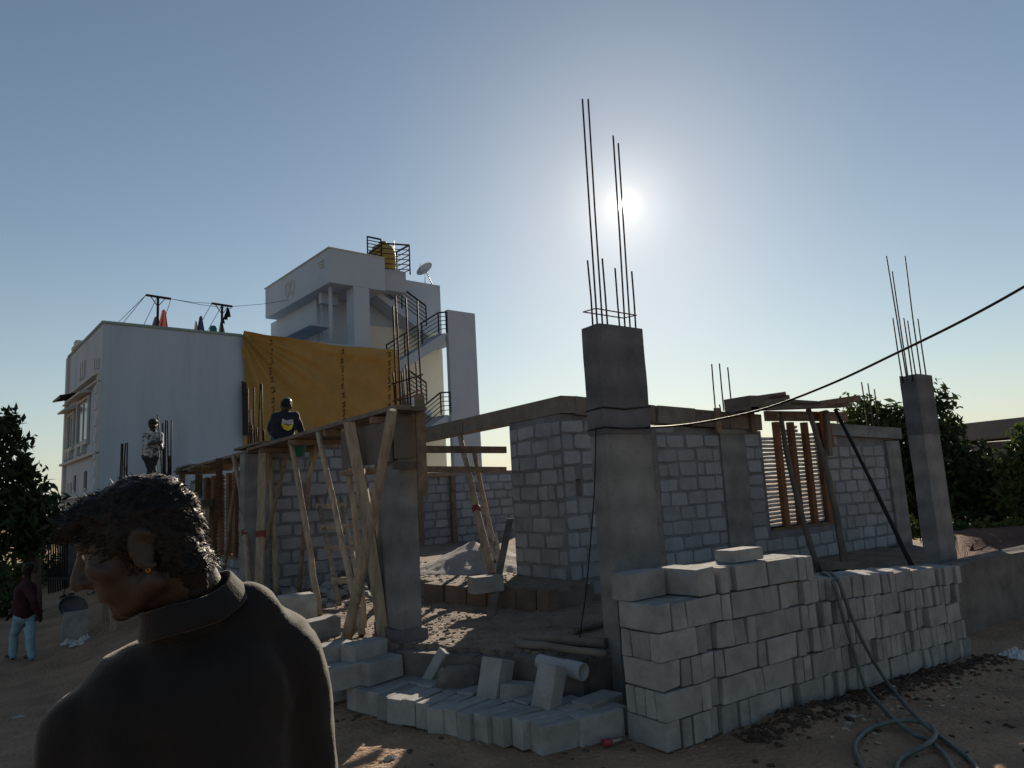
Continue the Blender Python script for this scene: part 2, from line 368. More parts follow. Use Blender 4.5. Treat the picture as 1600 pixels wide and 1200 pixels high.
# corner return (faces the verandah), front face right of the corner, and the long front wall
cw = block_wall('block_wall', 'grey block wall end beside the open doorway, facing the centre pillar', (6.0, 8.70, .62), (0, -1), 1.2, 2.235, .2, seed=3)
block_wall('block_wall', 'grey block wall partly hidden behind the tall pillar, joining the wall corner', (6.202, 7.5, .43), (1, 0), 1.248, 2.425, .2, seed=4, u0b=-.19,
           holes=[(.0, .1, 1.32, 1.55)])
LW = block_wall('block_wall', 'long grey block wall right of the tall pillar holding the orange framed window', (7.78, 7.5, .43), (1, 0), 6.35, 2.28, .2, seed=5, slope=-.03,
                holes=[(1.42, 2.02, 0, 2.15), (2.5, 4.32, .6, 2.28)])
# pilaster, lintel patch, end column, window
MB().box(1.42, -.035, 0, 2.02, .18, 2.15).build('pilaster', 'concrete', LW)
MB().box(1.36, -.05, 2.152, 2.1, .16, 2.235).build('lintel', 'concrete', LW)
ec = MB().box(14.13, 7.44, .4, 14.62, 7.72, 2.45); tag(ec.build('concrete_column', 'concrete', base=(14.13, 7.44, .4)), 'grey concrete column closing the right end of the long block wall', 'column')
win = MB().box(2.5, -.03, .56, 4.32, .2, .6); win.build('window_sill', 'plank', LW)
for u_, w_ in ((2.86, .12), (3.27, .12), (3.68, .12), (4.1, .16)):
    MB().box(u_, -.05, .6, u_+w_, .03, 2.36).build('stud', 'orange_wood', LW)
zz = .63
for k in range(30):
    if zz > 2.33: break
    u0 = 2.52 if k < 23 else (2.98 if k != 25 else 3.4); u1 = 4.24 if k < 24 else (3.6 if k < 26 else 3.2)
    m = MB(); ps = []
    for i in range(8):
        uu = u0+(u1-u0)*i/7; ps.append((uu, .055+random.uniform(-.008, .008), zz+random.uniform(-.006, .006)))
    m.tube(ps, .023, 6, ell=1.35); m.build('slat', 'slat', LW); zz += .066
# beams (timber shuttering for the ring beam) over these walls
def beam(name, label, a, b, w, h, m='old_plank', cat='beam', segs=1, offs=0.0):
    """ a,b: top centre line ends; separate side boards as children """
    a = Vector(a); b = Vector(b); e = empty(name, a, label, cat); d = (b-a)
    for i in range(segs):
        p = d*(i/segs); q = d*((i+1)/segs-.004); dz = random.uniform(-offs, offs)
        mb = MB().bar(p+Vector((0, 0, -h/2+dz)), q+Vector((0, 0, -h/2+dz)), w, h); mb.build('board', m, e)
    return e
beam('ring_beam', 'long weathered beam shutter running left from the block wall corner', (6.1, 7.42, 3.09), (6.1, 12.6, 3.05), .24, .23, segs=2)
beam('ring_beam', 'weathered beam shutter over the wall behind the tall pillar', (6.225, 7.54, 3.09), (7.75, 7.54, 3.0), .24, .25, segs=2, offs=.003)
rb = beam('ring_beam', 'rough beam shutter along the top of the long block wall', (7.78, 7.52, 2.99), (10.2, 7.52, 2.9), .26, .26, segs=3, offs=.012)
beam('ring_beam', 'grey beam at the right end of the long block wall under three rebars', (12.2, 7.53, 2.78), (14.7, 7.53, 2.70), .25, .22, m='concrete', segs=2)
for u_ in (9.0, 9.85):
    tag(MB().box(u_, 7.34, 2.6, u_+.1, 7.385, 2.98).build('cleat', 'plank', base=(u_, 7.34, 2.6)), 'short upright cleat nailed on the beam shutter, '+('nearer the tall pillar' if u_ < 9.5 else 'beside the window frame'), 'cleat')
# cross bars of the open doorway
for i, (pa, pb, hh) in enumerate((((655, 702), (790, 703), .1), ((655, 733), (790, 734), .085))):
    A = PY(*pa, 9.14); B = PY(*pb, 9.14); tag(MB().bar(A, B, .06, hh).build('cross_bar', 'plank', base=A), ('upper' if i == 0 else 'lower')+' brown timber bar across the open doorway beside the centre pillar', 'timber bar')
# back wall behind the props, far inner wall, facade wall
BW = block_wall('block_wall', 'grey block wall at the back of the propped verandah', (3.42, 12.0, .45), (1, 0), 2.45, 2.3, .2, seed=6)
bb = beam('timber_beam', 'brown timber beam lying on top of the back verandah wall', (3.5, 12.1, 2.885), (5.8, 12.1, 2.885), .2, .13, m='plank', segs=2)
block_wall('block_wall', 'dark low block wall far behind the open doorway', (7.6, 16.0, .4), (1, 0), 3.6, 2.02, .2, seed=7)
dfr = empty('door_frame', (8.2, 15.9, .6), 'brown wooden door frame standing before the far dark wall', 'door frame')
for p0, p1 in (((0, 0, 0), (0, 0, 1.72)), ((.93, 0, 0), (.93, 0, 1.72))): MB().bar(p0, p1, .13, .1, (0, 1, 0)).build('jamb', 'plank', dfr)
MB().bar((-.07, 0, 1.77), (1.0, 0, 1.77), .1, .1).build('head', 'plank', dfr)
fa = block_wall('block_wall', 'grey block facade wall left of the grey column, with a tall slatted window', (3.42, 18.2, .3), (0, -1), 5.9, 2.2, .2, seed=8, holes=[(1.5, 4.4, .65, 2.2)])
for u_ in (1.7, 2.3, 2.95, 3.6, 4.1): MB().box(u_, -.04, .65, u_+.2, .02, 2.2).build('stud', 'orange_wood', fa)
zz = .7
while zz < 2.15:
    MB().tube([(1.52, .07, zz), (2.9, .065, zz+.005), (4.38, .07, zz)], .03, 6, ell=1.3).build('slat', 'slat', fa); zz += .075
MB().box(1.5, -.05, .6, 4.4, .18, .648).build('window_sill', 'plank', fa)

# ------------------------------------------------------------------ pillars and bars
def roughbox(x0, y0, z0, x1, y1, z1, nz, amp, seed, lean=(0, 0)):
    rr = random.Random(seed); m = MB(); vs = []; fs = []
    ring = []
    for (ax_, ay_), (bx, by) in zip(((x0, y0), (x1, y0), (x1, y1), (x0, y1)), ((x1, y0), (x1, y1), (x0, y1), (x0, y0))):
        for t in (.0, .06, .35, .65, .94): ring.append((ax_+(bx-ax_)*t, ay_+(by-ay_)*t))
    n = len(ring)
    for k in range(nz+1):
        t = k/nz; z = z0+(z1-z0)*t
        for i, (x, y) in enumerate(ring):
            ex = (rr.random()-.5)*amp*(3.5 if k == nz else 1)
            vs.append((x+lean[0]*t+(rr.random()-.5)*amp, y+lean[1]*t+(rr.random()-.5)*amp, z+ex))
    for k in range(nz):
        for i in range(n): fs.append((k*n+i, k*n+(i+1) % n, (k+1)*n+(i+1) % n, (k+1)*n+i))
    fs.append(list(range(nz*n, nz*n+n))); fs.append(list(reversed(range(n)))); return m.add(vs, fs)
def rebar(parent, base, top, r=.009, m='rebar', name='rebar', mid=None):
    pts = [Vector(base)]+([Vector(mid)] if mid else [])+[Vector(top)]
    if not mid: pts = [pts[0], pts[0].lerp(pts[1], .5)+Vector((random.uniform(-.008, .008), random.uniform(-.008, .008), 0)), pts[1]]
    return MB().tube(pts, r, 6).build(name, m, parent)
# tall pillar
tp = empty('concrete_pillar', (4.3, 4.75, -.1), 'tallest grey concrete pillar standing behind the block stack, dark upper part with long rebars', 'pillar')
o_ = Vector((4.3, 4.75, -.1))
roughbox(.0, .0, 0, .56, .2, 2.42, 14, .006, 1).build('lower_shaft', 'concrete', tp)
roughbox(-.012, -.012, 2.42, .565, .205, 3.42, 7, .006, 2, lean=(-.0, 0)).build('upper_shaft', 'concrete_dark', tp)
RB = [((910, 155), (933, 505), 0), ((919, 155), (941, 504), .15), ((958, 212), (976, 507), 0), ((966, 224), (984, 508), .15),
      ((918, 407), (926, 506), .15), ((941, 404), (949, 505), 0), ((961, 419), (968, 508), .15), ((987, 424), (993, 510), 0)]
for i, (t, b, dy) in enumerate(RB):
    B = PY(*b, 4.79+dy); B.z = 3.28; T = PY(*t, 4.79+dy); T.y = B.y; T.x = B.x+(T.x-B.x)
    rebar(tp, B-o_, T-o_, .0095)
z1 = PY(960, 489, 4.8).z
m = MB(); c_ = [Vector((4.32, 4.77, z1+.01)), Vector((4.83, 4.77, z1-.005)), Vector((4.83, 4.95, z1+.01)), Vector((4.32, 4.95, z1+.02)), Vector((4.32, 4.77, z1+.01))]
m.tube([p-o_ for p in c_], .006, 6); m.build('stirrup', 'red_rebar', tp)
# right pillar
rp_ = empty('concrete_pillar', (10.52, 5.0, -.4), 'leaning-looking grey concrete pillar at far right beyond the block stack', 'pillar'); o_ = Vector((10.52, 5, -.4))
roughbox(0, 0, 0, .46, .22, 2.75, 12, .008, 3).build('lower_shaft', 'concrete', rp_)
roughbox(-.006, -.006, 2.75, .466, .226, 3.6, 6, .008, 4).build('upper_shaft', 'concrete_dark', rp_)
for t, b, y in (((1385, 400), (1416, 585), 5.04), ((1394, 424), (1418, 583), 5.18), ((1414, 400), (1439, 585), 5.05), ((1395, 497), (1409, 585), 5.18), ((1412, 497), (1425, 585), 5.04), ((1418, 501), (1431, 585), 5.17), ((1434, 498), (1447, 586), 5.04)):
    B = PY(*b, y); B.z = 3.1; rebar(rp_, B-o_, PY(*t, y)-o_, .0095)
# centre pillar
cx0, cy0 = 3.30, 6.42
cp = empty('concrete_pillar', (cx0, cy0, -.1), 'grey concrete pillar in the middle carrying the end of the timber deck', 'pillar'); o_ = Vector((cx0, cy0, -.1))
corn = PZ(656, 1000, .45); 
px0 = corn.x-.17; py0 = corn.y
roughbox(px0, py0, .4, px0+.2, py0+.62, 2.82, 12, .006, 5); 
mb = roughbox(px0, py0, .56, px0+.2, py0+.6, 2.8, 12, .006, 5); mb.v = [v-o_ for v in mb.v]; mb.build('shaft', 'concrete', cp)
mb = roughbox(px0-.03, py0-.03, -.1, px0+.25, py0+.65, .57, 4, .012, 6); mb.v = [v-o_ for v in mb.v]; mb.build('pedestal', 'concrete_dark', cp)
for t, b, y in (((614, 478), (619, 640), .05), ((618, 462), (626, 640), .3), ((634, 466), (642, 640), .05), ((652, 470), (660, 640), .3), ((614, 582), (618, 640), .5),
                ((630, 575), (634, 640), .5), ((634, 570), (638, 640), .12), ((650, 566), (652, 640), .4), ((627, 580), (631, 640), .2)):
    y = py0+y; B = PY(*b, y); rebar(cp, B-o_, PY(*t, y)-o_, .010)
for pa, pb, y, m_ in (((612, 600), (661, 585), py0+.04, 'rebar'), ((613, 627), (655, 610), py0+.04, 'red_rebar'), ((622, 626), (660, 615), py0+.45, 'rebar')):
    rebar(cp, PY(*pa, y)-o_, PY(*pb, y)-o_, .008, m_, 'stirrup')
# column left of the back wall
tag(MB().box(3.02, 11.84, .3, 3.41, 12.12, 2.68).build('concrete_column', 'concrete', base=(3.02, 11.84, .3)), 'smooth grey concrete column at the left end of the back verandah wall', 'column')
# free bar bundles standing on beams
def bundle(label, specs, dep=None, Yp=None, r=.009):
    f = (lambda x, y: PY(x, y, Yp)) if Yp else (lambda x, y: PD(x, y, dep))
    b0 = f(*specs[0][1]); e = empty('rebar_bundle', b0, label, 'rebar', 'bundles of upright rebar')
    for t, b in specs: rebar(e, f(*b)-b0, f(*t)-b0, r)
bundle('three thin upright rebars on the long wall right of the tall pillar', [((1112, 569), (1118, 642)), ((1124, 568), (1131, 642)), ((1137, 574), (1144, 643)), ((1124, 632), (1126, 643)), ((1137, 633), (1139, 644))], Yp=7.55, r=.012)
bundle('rebars rising before the leafy trees at the right end of the long wall', [((1346, 597), (1358, 672)), ((1356, 599), (1366, 672)), ((1366, 608), (1374, 672)), ((1352, 640), (1356, 672))], Yp=7.6, r=.013)
bundle('rebars against the torn left edge of the yellow tarp', [((387, 607), (388, 700)), ((397, 605), (398, 697)), ((407, 599), (404, 695)), ((409, 600), (411, 692)), ((391, 640), (391, 700)), ((401, 668), (401, 697)), ((413, 672), (412, 690)), ((394, 664), (394, 698))], dep=12.9, r=.014)
bundle('rebars just right of the standing worker in the camouflage shirt', [((254, 661), (255, 742)), ((259, 657), (258, 742)), ((262, 657), (263, 742)), ((268, 656), (267, 742)), ((265, 712), (265, 742)), ((257, 700), (257, 742))], dep=16, r=.016)
bundle('rebars left of the standing worker, before the white house wall', [((190, 693), (187, 755)), ((192, 693), (190, 755)), ((196, 692), (194, 755)), ((199, 692), (198, 755)), ((197, 730), (197, 755))], dep=17, r=.016)

# ------------------------------------------------------------------ timber deck, shuttering and props
dk = empty('formwork_deck', (3.05, 6.4, 2.7), 'long timber formwork deck of planks running from the centre pillar towards the white house', 'formwork')
y = 6.42
rowx = ((0, .19), (.195, .36), (.365, .6), (.605, .82))
for r_, (a, b) in enumerate(rowx):
    y = 0
    while y < 11.6:
        if y == 0 and r_ > 1: y = 1.3
        Ln = random.uniform(2.1, 3.3) if y < 8.5 else 12-y; dz = random.uniform(-.012, .02); sk = random.uniform(-.02, .02)
        y0 = y if y > 0 else 0; y1 = min(y+Ln, 11.9)
        MB().hexa([(a+sk, y0, dz), (b+sk, y0, dz), (b-sk, y1-.01, dz), (a-sk, y1-.01, dz), (a+sk, y0, dz+.045), (b+sk, y0, dz+.045), (b-sk, y1-.01, dz+.045), (a-sk, y1-.01, dz+.045)]).build('plank', 'old_plank', dk)
        y += Ln
for k in range(9):
    yy = .5+k*1.35; MB().bar((-.03, yy, -.035), (.36 if yy < 1 else .86, yy+random.uniform(-.06, .06), -.035), .07, .066).build('joist', 'plank', dk)
for (a, b, y0) in ((.02, .2, 4.6), (.1, .32, 10.3)): MB().box(a-.06, y0, .072, b, y0+1.5, .11).build('loose_plank', 'old_plank', dk)
# plywood box of the beam end round the pillar head
pb = empty('beam_shutter', (3.1, 6.4, 2.2), 'plywood box shutter wrapped round the head of the centre pillar', 'shutter'); o_ = Vector((3.1, 6.4, 2.2))
def pbx(n, m_, x0, y0, z0, x1, y1, z1): MB().box(x0-o_.x, y0-o_.y, z0-o_.z, x1-o_.x, y1-o_.y, z1-o_.z).build(n, m_, pb)
cxr = corn.x
pbx('side_panel', 'plywood', cxr-.27, py0+.0, 2.22, cxr-.235, py0+1.3, 2.64)
pbx('end_panel', 'plywood', cxr-.234, py0-.05, 2.25, cxr+.035, py0-.022, 2.68)
pbx('ledger', 'old_plank', cxr-.26, py0-.09, 2.14, cxr+.06, py0-.03, 2.215)
pbx('upright_board', 'plank', cxr-.02, py0-.12, 1.86, cxr+.085, py0-.092, 2.9)
pbx('bottom_board', 'plank', cxr-.27, py0+.66, 2.14, cxr+.02, py0+1.35, 2.185)

def pole(label, pts, w, zb=FZ, zt=2.69, kind='pole', bottom=None, top=None, band=None, m='pole', sawn=False, jit=.008):
    A = bottom if bottom is not None else PZ(*pts[-1], zb); B = top if top is not None else PZ(*pts[0], zt)
    e = empty('timber_prop', A, label, 'prop', 'timber props under the formwork'); n = 9; d = B-A
    # bow of the pole taken from the middle point of the sketch
    P = []
    for i in range(n+1):
        t = i/n; p = d*t
        if len(pts) == 3:
            Mid = A+d*.5; q = PD(*pts[1], (Mid-ORG).dot(FW)); tm = max(.15, min(.85, (pts[-1][1]-pts[1][1])/(pts[-1][1]-pts[0][1]+1e-6)))
            q = PD(*pts[1], ((A+d*tm)-ORG).dot(FW)); off = q-(A+d*tm); k = t/tm if t < tm else (1-t)/(1-tm); p = p+off*sin(k*pi/2)
        if not sawn and 0 < i < n: p = p+Vector((random.uniform(-jit, jit), random.uniform(-jit, jit), 0))
        P.append(p)
    if sawn:
        mb = MB()
        right = Vector((RT.x, RT.y, 0)).normalized(); x = right*w*.44; yv = Vector((-right.y, right.x, 0))*w*.25
        vs = []; fs = []
        for p in P: vs += [p-x-yv, p+x-yv, p+x+yv, p-x+yv]
        for i in range(n): fs += [(i*4+k, i*4+(k+1) % 4, i*4+4+(k+1) % 4, i*4+4+k) for k in range(4)]
        fs += [(3, 2, 1, 0), (n*4, n*4+1, n*4+2, n*4+3)]; mb.add(vs, fs)
    else:
        mb = MB().tube(P, [w*.44*(1.08-.2*i/n+random.uniform(-.06, .06)) for i in range(n+1)], 8)
    mb.build('shaft', m, e)
    if band:
        t = band; p = P[int(t*n)]; q = P[int(t*n)+1]; c = p.lerp(q, t*n-int(t*n)); u_ = (q-p).normalized()
        if sawn: MB().bar(c-u_*.045, c+u_*.045, w*1.08, w*.6, (0, 1, 0) if False else Vector((-right.y, right.x, 0))).build('paint_band', 'red_band', e)
        else: MB().tube([c-u_*.045, c+u_*.045], w*.56, 8).build('paint_band', 'red_band', e)
    return e
pole('pale sawn prop with a red painted band in front of the grey column', [(411, 703), (404, 945)], .13, sawn=True, band=.44)
pole('bent pole prop with a faded red band left of the grey column', [(365, 713), (380, 800), (389, 940)], .10, band=.47)
pole('crooked pole right behind the pale red-banded sawn prop', [(421, 704), (426, 800), (433, 930)], .10, zb=.45)
pole('dark slanting brace crossing behind the pale red-banded prop', [(450, 700), (414, 850)], .08, top=PY(450, 704, 11.2), bottom=PY(412, 858, 11.6), m='plank')
pole('wavy pole prop under the crouching worker, running down to the single block', [(454, 690), (474, 800), (499, 962)], .09)
pole('dark knotted pole leaning left, behind the wavy prop of the crouching worker', [(489, 690), (478, 800), (466, 925)], .09, top=PY(489, 692, 10.6), bottom=PZ(466, 930, .45), m='plank')
pole('forked pole stub beside the dark knotted pole', [(497, 692), (484, 745)], .08, top=PY(500, 690, 10.4), bottom=PY(482, 748, 10.6))
pole('long straight pole slanting right, fourth from the centre pillar', [(497, 676), (524, 800), (566, 992)], .085)
pole('slim pole nearly upright between the long slanting pole and the thick board', [(537, 670), (553, 800), (568, 980)], .085)
pole('thick sawn board prop leaning right with its foot on the raised blocks', [(546, 660), (572, 800), (600, 996)], .14, sawn=True)
pole('thickest pale pole crossing in front of the other props and leaning left', [(613, 640), (582, 805), (540, 1004)], .125)
pole('upright sawn post just left of the centre pillar', [(594, 706), (588, 930)], .085, top=PY(594, 704, 8.6), bottom=PY(588, 940, 8.6), sawn=True)
pole('short plank leaning against the left side of the centre pillar', [(609, 868), (597, 936)], .1, top=PX(609, 868, 3.45), bottom=PZ(597, 940, .45), sawn=True)
pole('thin dark post in front of the slatted facade window', [(343, 716), (338, 900)], .11, zb=.3, m='plank', sawn=True)
pole('grey upright post left of the slatted facade window', [(311, 728), (309, 880)], .14, zb=.3, sawn=True)
pole('slanting brace beside the slatted facade window', [(366, 770), (345, 900)], .09, top=PY(366, 765, 13.4), bottom=PZ(345, 925, .35), m='plank')
pole('far post at the end of the formwork deck, partly behind the near head', [(285, 738), (283, 860)], .13, zb=.2, sawn=True)
pole('tall pole with a red band leaning in the open doorway', [(719, 682), (744, 790), (769, 895)], .12, top=PX(719, 682, 6.02), bottom=PZ(769, 897, .68), band=.47)
pole('thinner pole behind the red-banded pole in the doorway', [(741, 706), (758, 790), (775, 850)], .09, top=PY(741, 706, 9.2), bottom=PZ(776, 866, .68))
pole('short dark plank leaning on the block wall end', [(797, 812), (766, 962)], .11, top=PX(797, 810, 5.93), bottom=PZ(766, 963, .45), m='old_plank', sawn=True)
pole('left pole propping the window shutter, crossing the orange studs', [(1219, 645), (1243, 770), (1278, 892)], .1, top=PY(1219, 645, 7.2), bottom=PZ(1279, 893, .45), m='old_plank')
pole('middle pole propping the window shutter right of the orange studs', [(1263, 640), (1300, 770), (1319, 885)], .12, top=PY(1263, 640, 7.2), bottom=PZ(1320, 888, .45), m='old_plank')
pole('thin black pole slanting from the window shutter down to the stack top', [(1305, 640), (1370, 770), (1427, 888)], .075, top=PY(1305, 640, 7.1), bottom=PZ(1428, 890, .45), m='black')
# ladder
ld = empty('ladder', PZ(530, 946, .45), 'rough timber ladder leaning on the back verandah wall', 'ladder'); o_ = Vector(ld.location)
A0 = PZ(530, 946, .45)-o_; A1 = PY(495, 777, 11.8)-o_; B0 = PZ(566, 948, .45)-o_; B1 = PY(532, 777, 11.8)-o_
for a, b in ((A0, A1), (B0, B1)): MB().tube([a, a.lerp(b, .5)+Vector((.02, 0, 0)), b], .035, 8).build('rail', 'pole', ld)
for t in (.2, .48, .68, .9):
    a = A0.lerp(A1, t); b = B0.lerp(B1, t); e = (b-a)*.15; MB().bar(a-e+Vector((0, -.03, 0)), b+e+Vector((0, -.03, 0)), .04, .085).build('rung', 'pole', ld)
# window canopy shuttering: loose planks
def wplank(label, pa, pb, Y0, w, h, m='old_plank', Y1=None, up=(0, 0, 1)):
    A = PY(*pa, Y0); B = PY(*pb, Y1 or Y0); tag(MB().bar(A, B, w, h, up).build('shuttering_plank', m, base=A), label, 'plank', 'shuttering planks over the window')
wplank('thick dark plank end sticking up at the left of the window shutter', (1152, 634), (1164, 634), 7.2, .5, .26)
wplank('dark plank stack lying left on the window shutter', (1164, 631), (1214, 628), 7.25, .5, .17)
wplank('raised short plank on top of the left window shutter stack', (1175, 624), (1216, 618), 7.15, .3, .09)
wplank('long thin plank forming the front edge of the window shutter', (1152, 640), (1320, 634), 7.05, .2, .05)
wplank('deep board closing the gap above the orange studs', (1196, 650), (1322, 651), 7.47, .06, .17, m='plank')
wplank('second long plank behind the front edge of the window shutter', (1216, 628), (1318, 634), 7.4, .35, .05)
wplank('brown plank tilting up past the right end of the window shutter', (1277, 632), (1338, 623), 7.1, .25, .1, m='plank', Y1=6.75)
wplank('brown upright board right of the window slats', (1285, 642), (1297, 700), 7.36, .26, .05, m='orange_wood', up=(0, 1, 0))
wplank('grey upright plank beside the brown board, right of the window', (1291, 642), (1297, 712), 7.3, .1, .05, up=(0, 1, 0))
wplank('low plank lying behind the step of the long block stack', (1292, 884), (1345, 884), 6.2, .2, .1)

# ------------------------------------------------------------------ loose concrete blocks
BV = {}
def block_mesh(dim, i):
    k = (dim, i)
    if k in BV: return BV[k]
    rr = random.Random(i*13+int(sum(dim)*1000)); bm = bmesh.new(); bmesh.ops.create_cube(bm, size=1)
    for v in bm.verts: v.co = Vector((v.co.x*dim[0], v.co.y*dim[1], v.co.z*dim[2]))
    bmesh.ops.bevel(bm, geom=bm.edges[:], offset=.006, segments=1, affect='EDGES')
    for v in bm.verts: v.co += Vector((rr.uniform(-.003, .003), rr.uniform(-.003, .003), rr.uniform(-.003, .003)))
    if rr.random() < .5:                                   # a chipped corner
        c = Vector([rr.choice((-1, 1))*d/2 for d in dim])
        for v in bm.verts:
            l = (v.co-c).length
            if l < .03: v.co -= c.normalized()*rr.uniform(.01, .02)
    me = bpy.data.meshes.new('concrete_block'); bm.to_mesh(me); bm.free(); me.materials.append(MAT['block']); BV[k] = me; return me
def cblock(label, group, loc, dim, rz=0, rot=None):
    o = link('concrete_block', block_mesh(dim, random.randrange(7)), None, loc, rot or (random.uniform(-.008, .008), random.uniform(-.008, .008), rz))
    return tag(o, label, 'block', group)
GS = 'concrete blocks of the long stack'
CRS = 'bottom second third fourth fifth sixth'.split()
HB = .2
def stack_pt(s):                  # along the foot of the front face
    if s < 1.92: return Vector((3.82+s, 3.81-.004*s, -.015*s)), 0.0
    t = s-1.92; return Vector((5.74+t*.9953, 3.80+t*.097, -.03-t*.072)), atan2(.097, .9953)
for c in range(6):
    s = 0 if c < 5 else .03; end = 5.2 if c < 5 else 2.0; n = 0; nxt = None
    rr = random.Random(40+c)
    s += 0 if c == 5 else rr.uniform(-.012, .012)
    end += rr.uniform(-.05, .05)
    while s < end-.06:
        first = s < .2 and n < 4
        if c in (1, 3) and n == 0: mode = 4
        elif c in (0, 2, 4) and n < 2: mode = 1
        elif c == 5 and n == 0: mode = 9
        else: mode = 2 if rr.random() < (.14 if s < 1.4 else .04) else 1
        if mode == 9:             # top near end: one block set back, laid along the end
            P, yaw = stack_pt(s); z = P.z+HB*c
            cblock('grey block set back on the near end of the stack top', GS, (P.x+.16, P.y+.36, z+.1), (.4, .2, .2), .06); n += 1
            cblock('grey block on the stack top flush with the long face, next to the set-back block', GS, (P.x+.52, P.y+.2, z+.1), (.2, .4, .2), .05); n += 1; s = .70; continue
        if mode in (2, 4):
            k = 4 if mode == 4 else (4 if c >= 4 else 2); th = .4/k; wl = .395
            if s+wl > end+.1: mode = 1
            else:
                P, yaw = stack_pt(s+.2); z = P.z+HB*c; nv = Vector((-sin(yaw), cos(yaw), 0)); jy = rr.uniform(-.012, .012)
                for q in range(k):
                    L = 'grey block laid lengthwise, %s from near end, %s course of the long stack' % (ordn(n), CRS[c])
                    if q: L = 'grey block laid lengthwise behind the %s block, %s course of the long stack' % (ordn(n), CRS[c]) if q < 2 else 'grey block laid lengthwise, %s layer behind the %s block, %s course, long stack' % (ordn(q), ordn(n), CRS[c])
                    loc = P+nv*(th/2+q*th+jy); cblock(L, GS, (loc.x, loc.y, z+.1), (.392, round(th-.004, 4), .192), yaw+rr.uniform(-.012, .012))
                s += .40; n += 1; continue
        wl = rr.choice((.1, .1, .1, .1, .1, .1, .15, .2)) if not (c in (0, 2, 4) and n == 0) else .2 if c == 2 else .15
        wl = min(wl, .2); P, yaw = stack_pt(s+wl/2); z = P.z+HB*c; nv = Vector((-sin(yaw), cos(yaw), 0)); jy = (rr.uniform(-.014, .01) if rr.random() < .8 else rr.uniform(.02, .05)) if n else 0
        loc = P+nv*(.2+jy)
        cblock('grey block laid end-out, %s from near end, %s course of the long stack' % (ordn(n), CRS[c]), GS, (loc.x, loc.y, z+.1), (round(wl-.004, 4), .395, .192), yaw+rr.uniform(-.012, .012))
        s += wl+rr.choice((.003, .005, .009, .018)); n += 1
p = PY(1160, 886, 4.0); P_, yw = stack_pt(1.35)
cblock('single grey concrete block lying flat on top of the long stack', GS, (p.x, 4.02, P_.z+1.2+.052), (.39, .2, .1), .03)
# the low pile in the middle
GP = 'concrete blocks of the low pile'
A = PZ(848, 1134, .2); B = PZ(540, 1072, .2)
for row in range(2):
    for i in range(14):
        t = (i+.5)/14; p = A.lerp(B, t); ang = radians(-6+34*ss(t*1.6)-14*ss((t-.55)*2))
        bow = -.12*sin(t*pi)
        d = Vector((cos(ang), sin(ang), 0)); c = p+d*(.2+bow*.5+.405*row+random.uniform(-.02, .02)); zg = .0 if row == 0 else .004
        wl = .142 if i % 3 else .17
        ty = 'front' if row == 0 else 'back'
        cblock('grey block on edge in the %s row of the low pile, %s from right' % (ty, ordn(i)), GP, (c.x, c.y, zg+.1+random.uniform(-.008, .006)), (.392, wl if wl == .17 else .142, .198), ang+random.uniform(-.03, .03), (random.uniform(-.025, .025), random.uniform(-.02, .02), ang+random.uniform(-.03, .03)))
for i, (x, y, an, dm) in enumerate(((866, 1117, .02, (.4, .15, .2)), (900, 1107, -.03, (.4, .12, .2)), (930, 1111, -.10, (.4, .17, .2)))):
    p = PZ(x, y, .2); cblock('%s of three grey concrete blocks at the right end of the low pile' % ('leftmost', 'middle', 'rightmost')[i], GP, (p.x, p.y, .1), dm, an)
GT = 'concrete blocks stepped up beside the centre pillar'
for lab, x, y, zt, an, dm in (('left block of the lower step behind the low pile', 543, 1040, .4, .12, (.42, .2, .2)), ('right block of the lower step, next to the pillar foot', 601, 1030, .405, .3, (.42, .18, .2)),
                              ('left block of the upper step behind the low pile', 522, 1008, .53, .05, (.4, .2, .2)), ('right block of the upper step, below the leaning props', 576, 1004, .54, .3, (.4, .2, .2)),
                              ('block under the left block of the upper step', 520, 1030, .33, .05, (.38, .2, .2)), ('block hidden low under the lower step, left of the pile', 528, 1062, .2, .1, (.4, .2, .2))):
    p = PZ(x, y, zt); cblock('grey concrete '+lab, GT, (p.x, p.y+.1, zt-.1), dm, an)
def tilt(label, foot, dim, rot, g=None, lift=0):
    p = PZ(*foot, .0 if lift == 0 else lift); return cblock(label, g, (p.x, p.y, p.z), dim, 0, rot)
GL = 'blocks leaning before the plinth'
def lean(label, c, dep, dim, yaw, roll, back=0):
    q = Quaternion(Vector((FW.x, FW.y, 0)).normalized(), radians(roll)) @ Quaternion(Vector((RT.x, RT.y, 0)).normalized(), radians(back)) @ Quaternion((0, 0, 1), radians(yaw))
    cblock(label, GL, PD(*c, dep), dim, 0, q.to_euler())
lean('pale concrete block tipped onto a corner against the plinth, left of the dark stone', (683, 1046), 6.62, (.14, .12, .36), 10, 33)
lean('concrete block standing upright and tilted in front of the plinth middle', (774, 1062), 6.0, (.2, .2, .34), 20, 12, -12)
lean('dark concrete block lying low between the two tilted blocks', (816, 1086), 5.95, (.4, .15, .2), -25, 8)
lean('slim concrete block leaning upright below the plastic pipe', (857, 1078), 5.6, (.13, .2, .38), 10, 14, -8)
lean('dark concrete block in shade beside the foot of the block stack', (935, 1120), 5.6, (.4, .2, .3), 10, 0)
m = MB(); bm = bmesh.new(); bmesh.ops.create_icosphere(bm, subdivisions=3, radius=1)
for v in bm.verts:
    c = v.co.copy(); q = Vector([max(-.8, min(.8, k)) for k in c]); v.co = Vector((q.x*.24, q.y*.14, q.z*.13))*(1+.12*fbm(c.x*2, c.y*2, c.z*2))
me = bpy.data.meshes.new('stone'); bm.to_mesh(me); bm.free(); me.materials.append(MAT['plinth'])
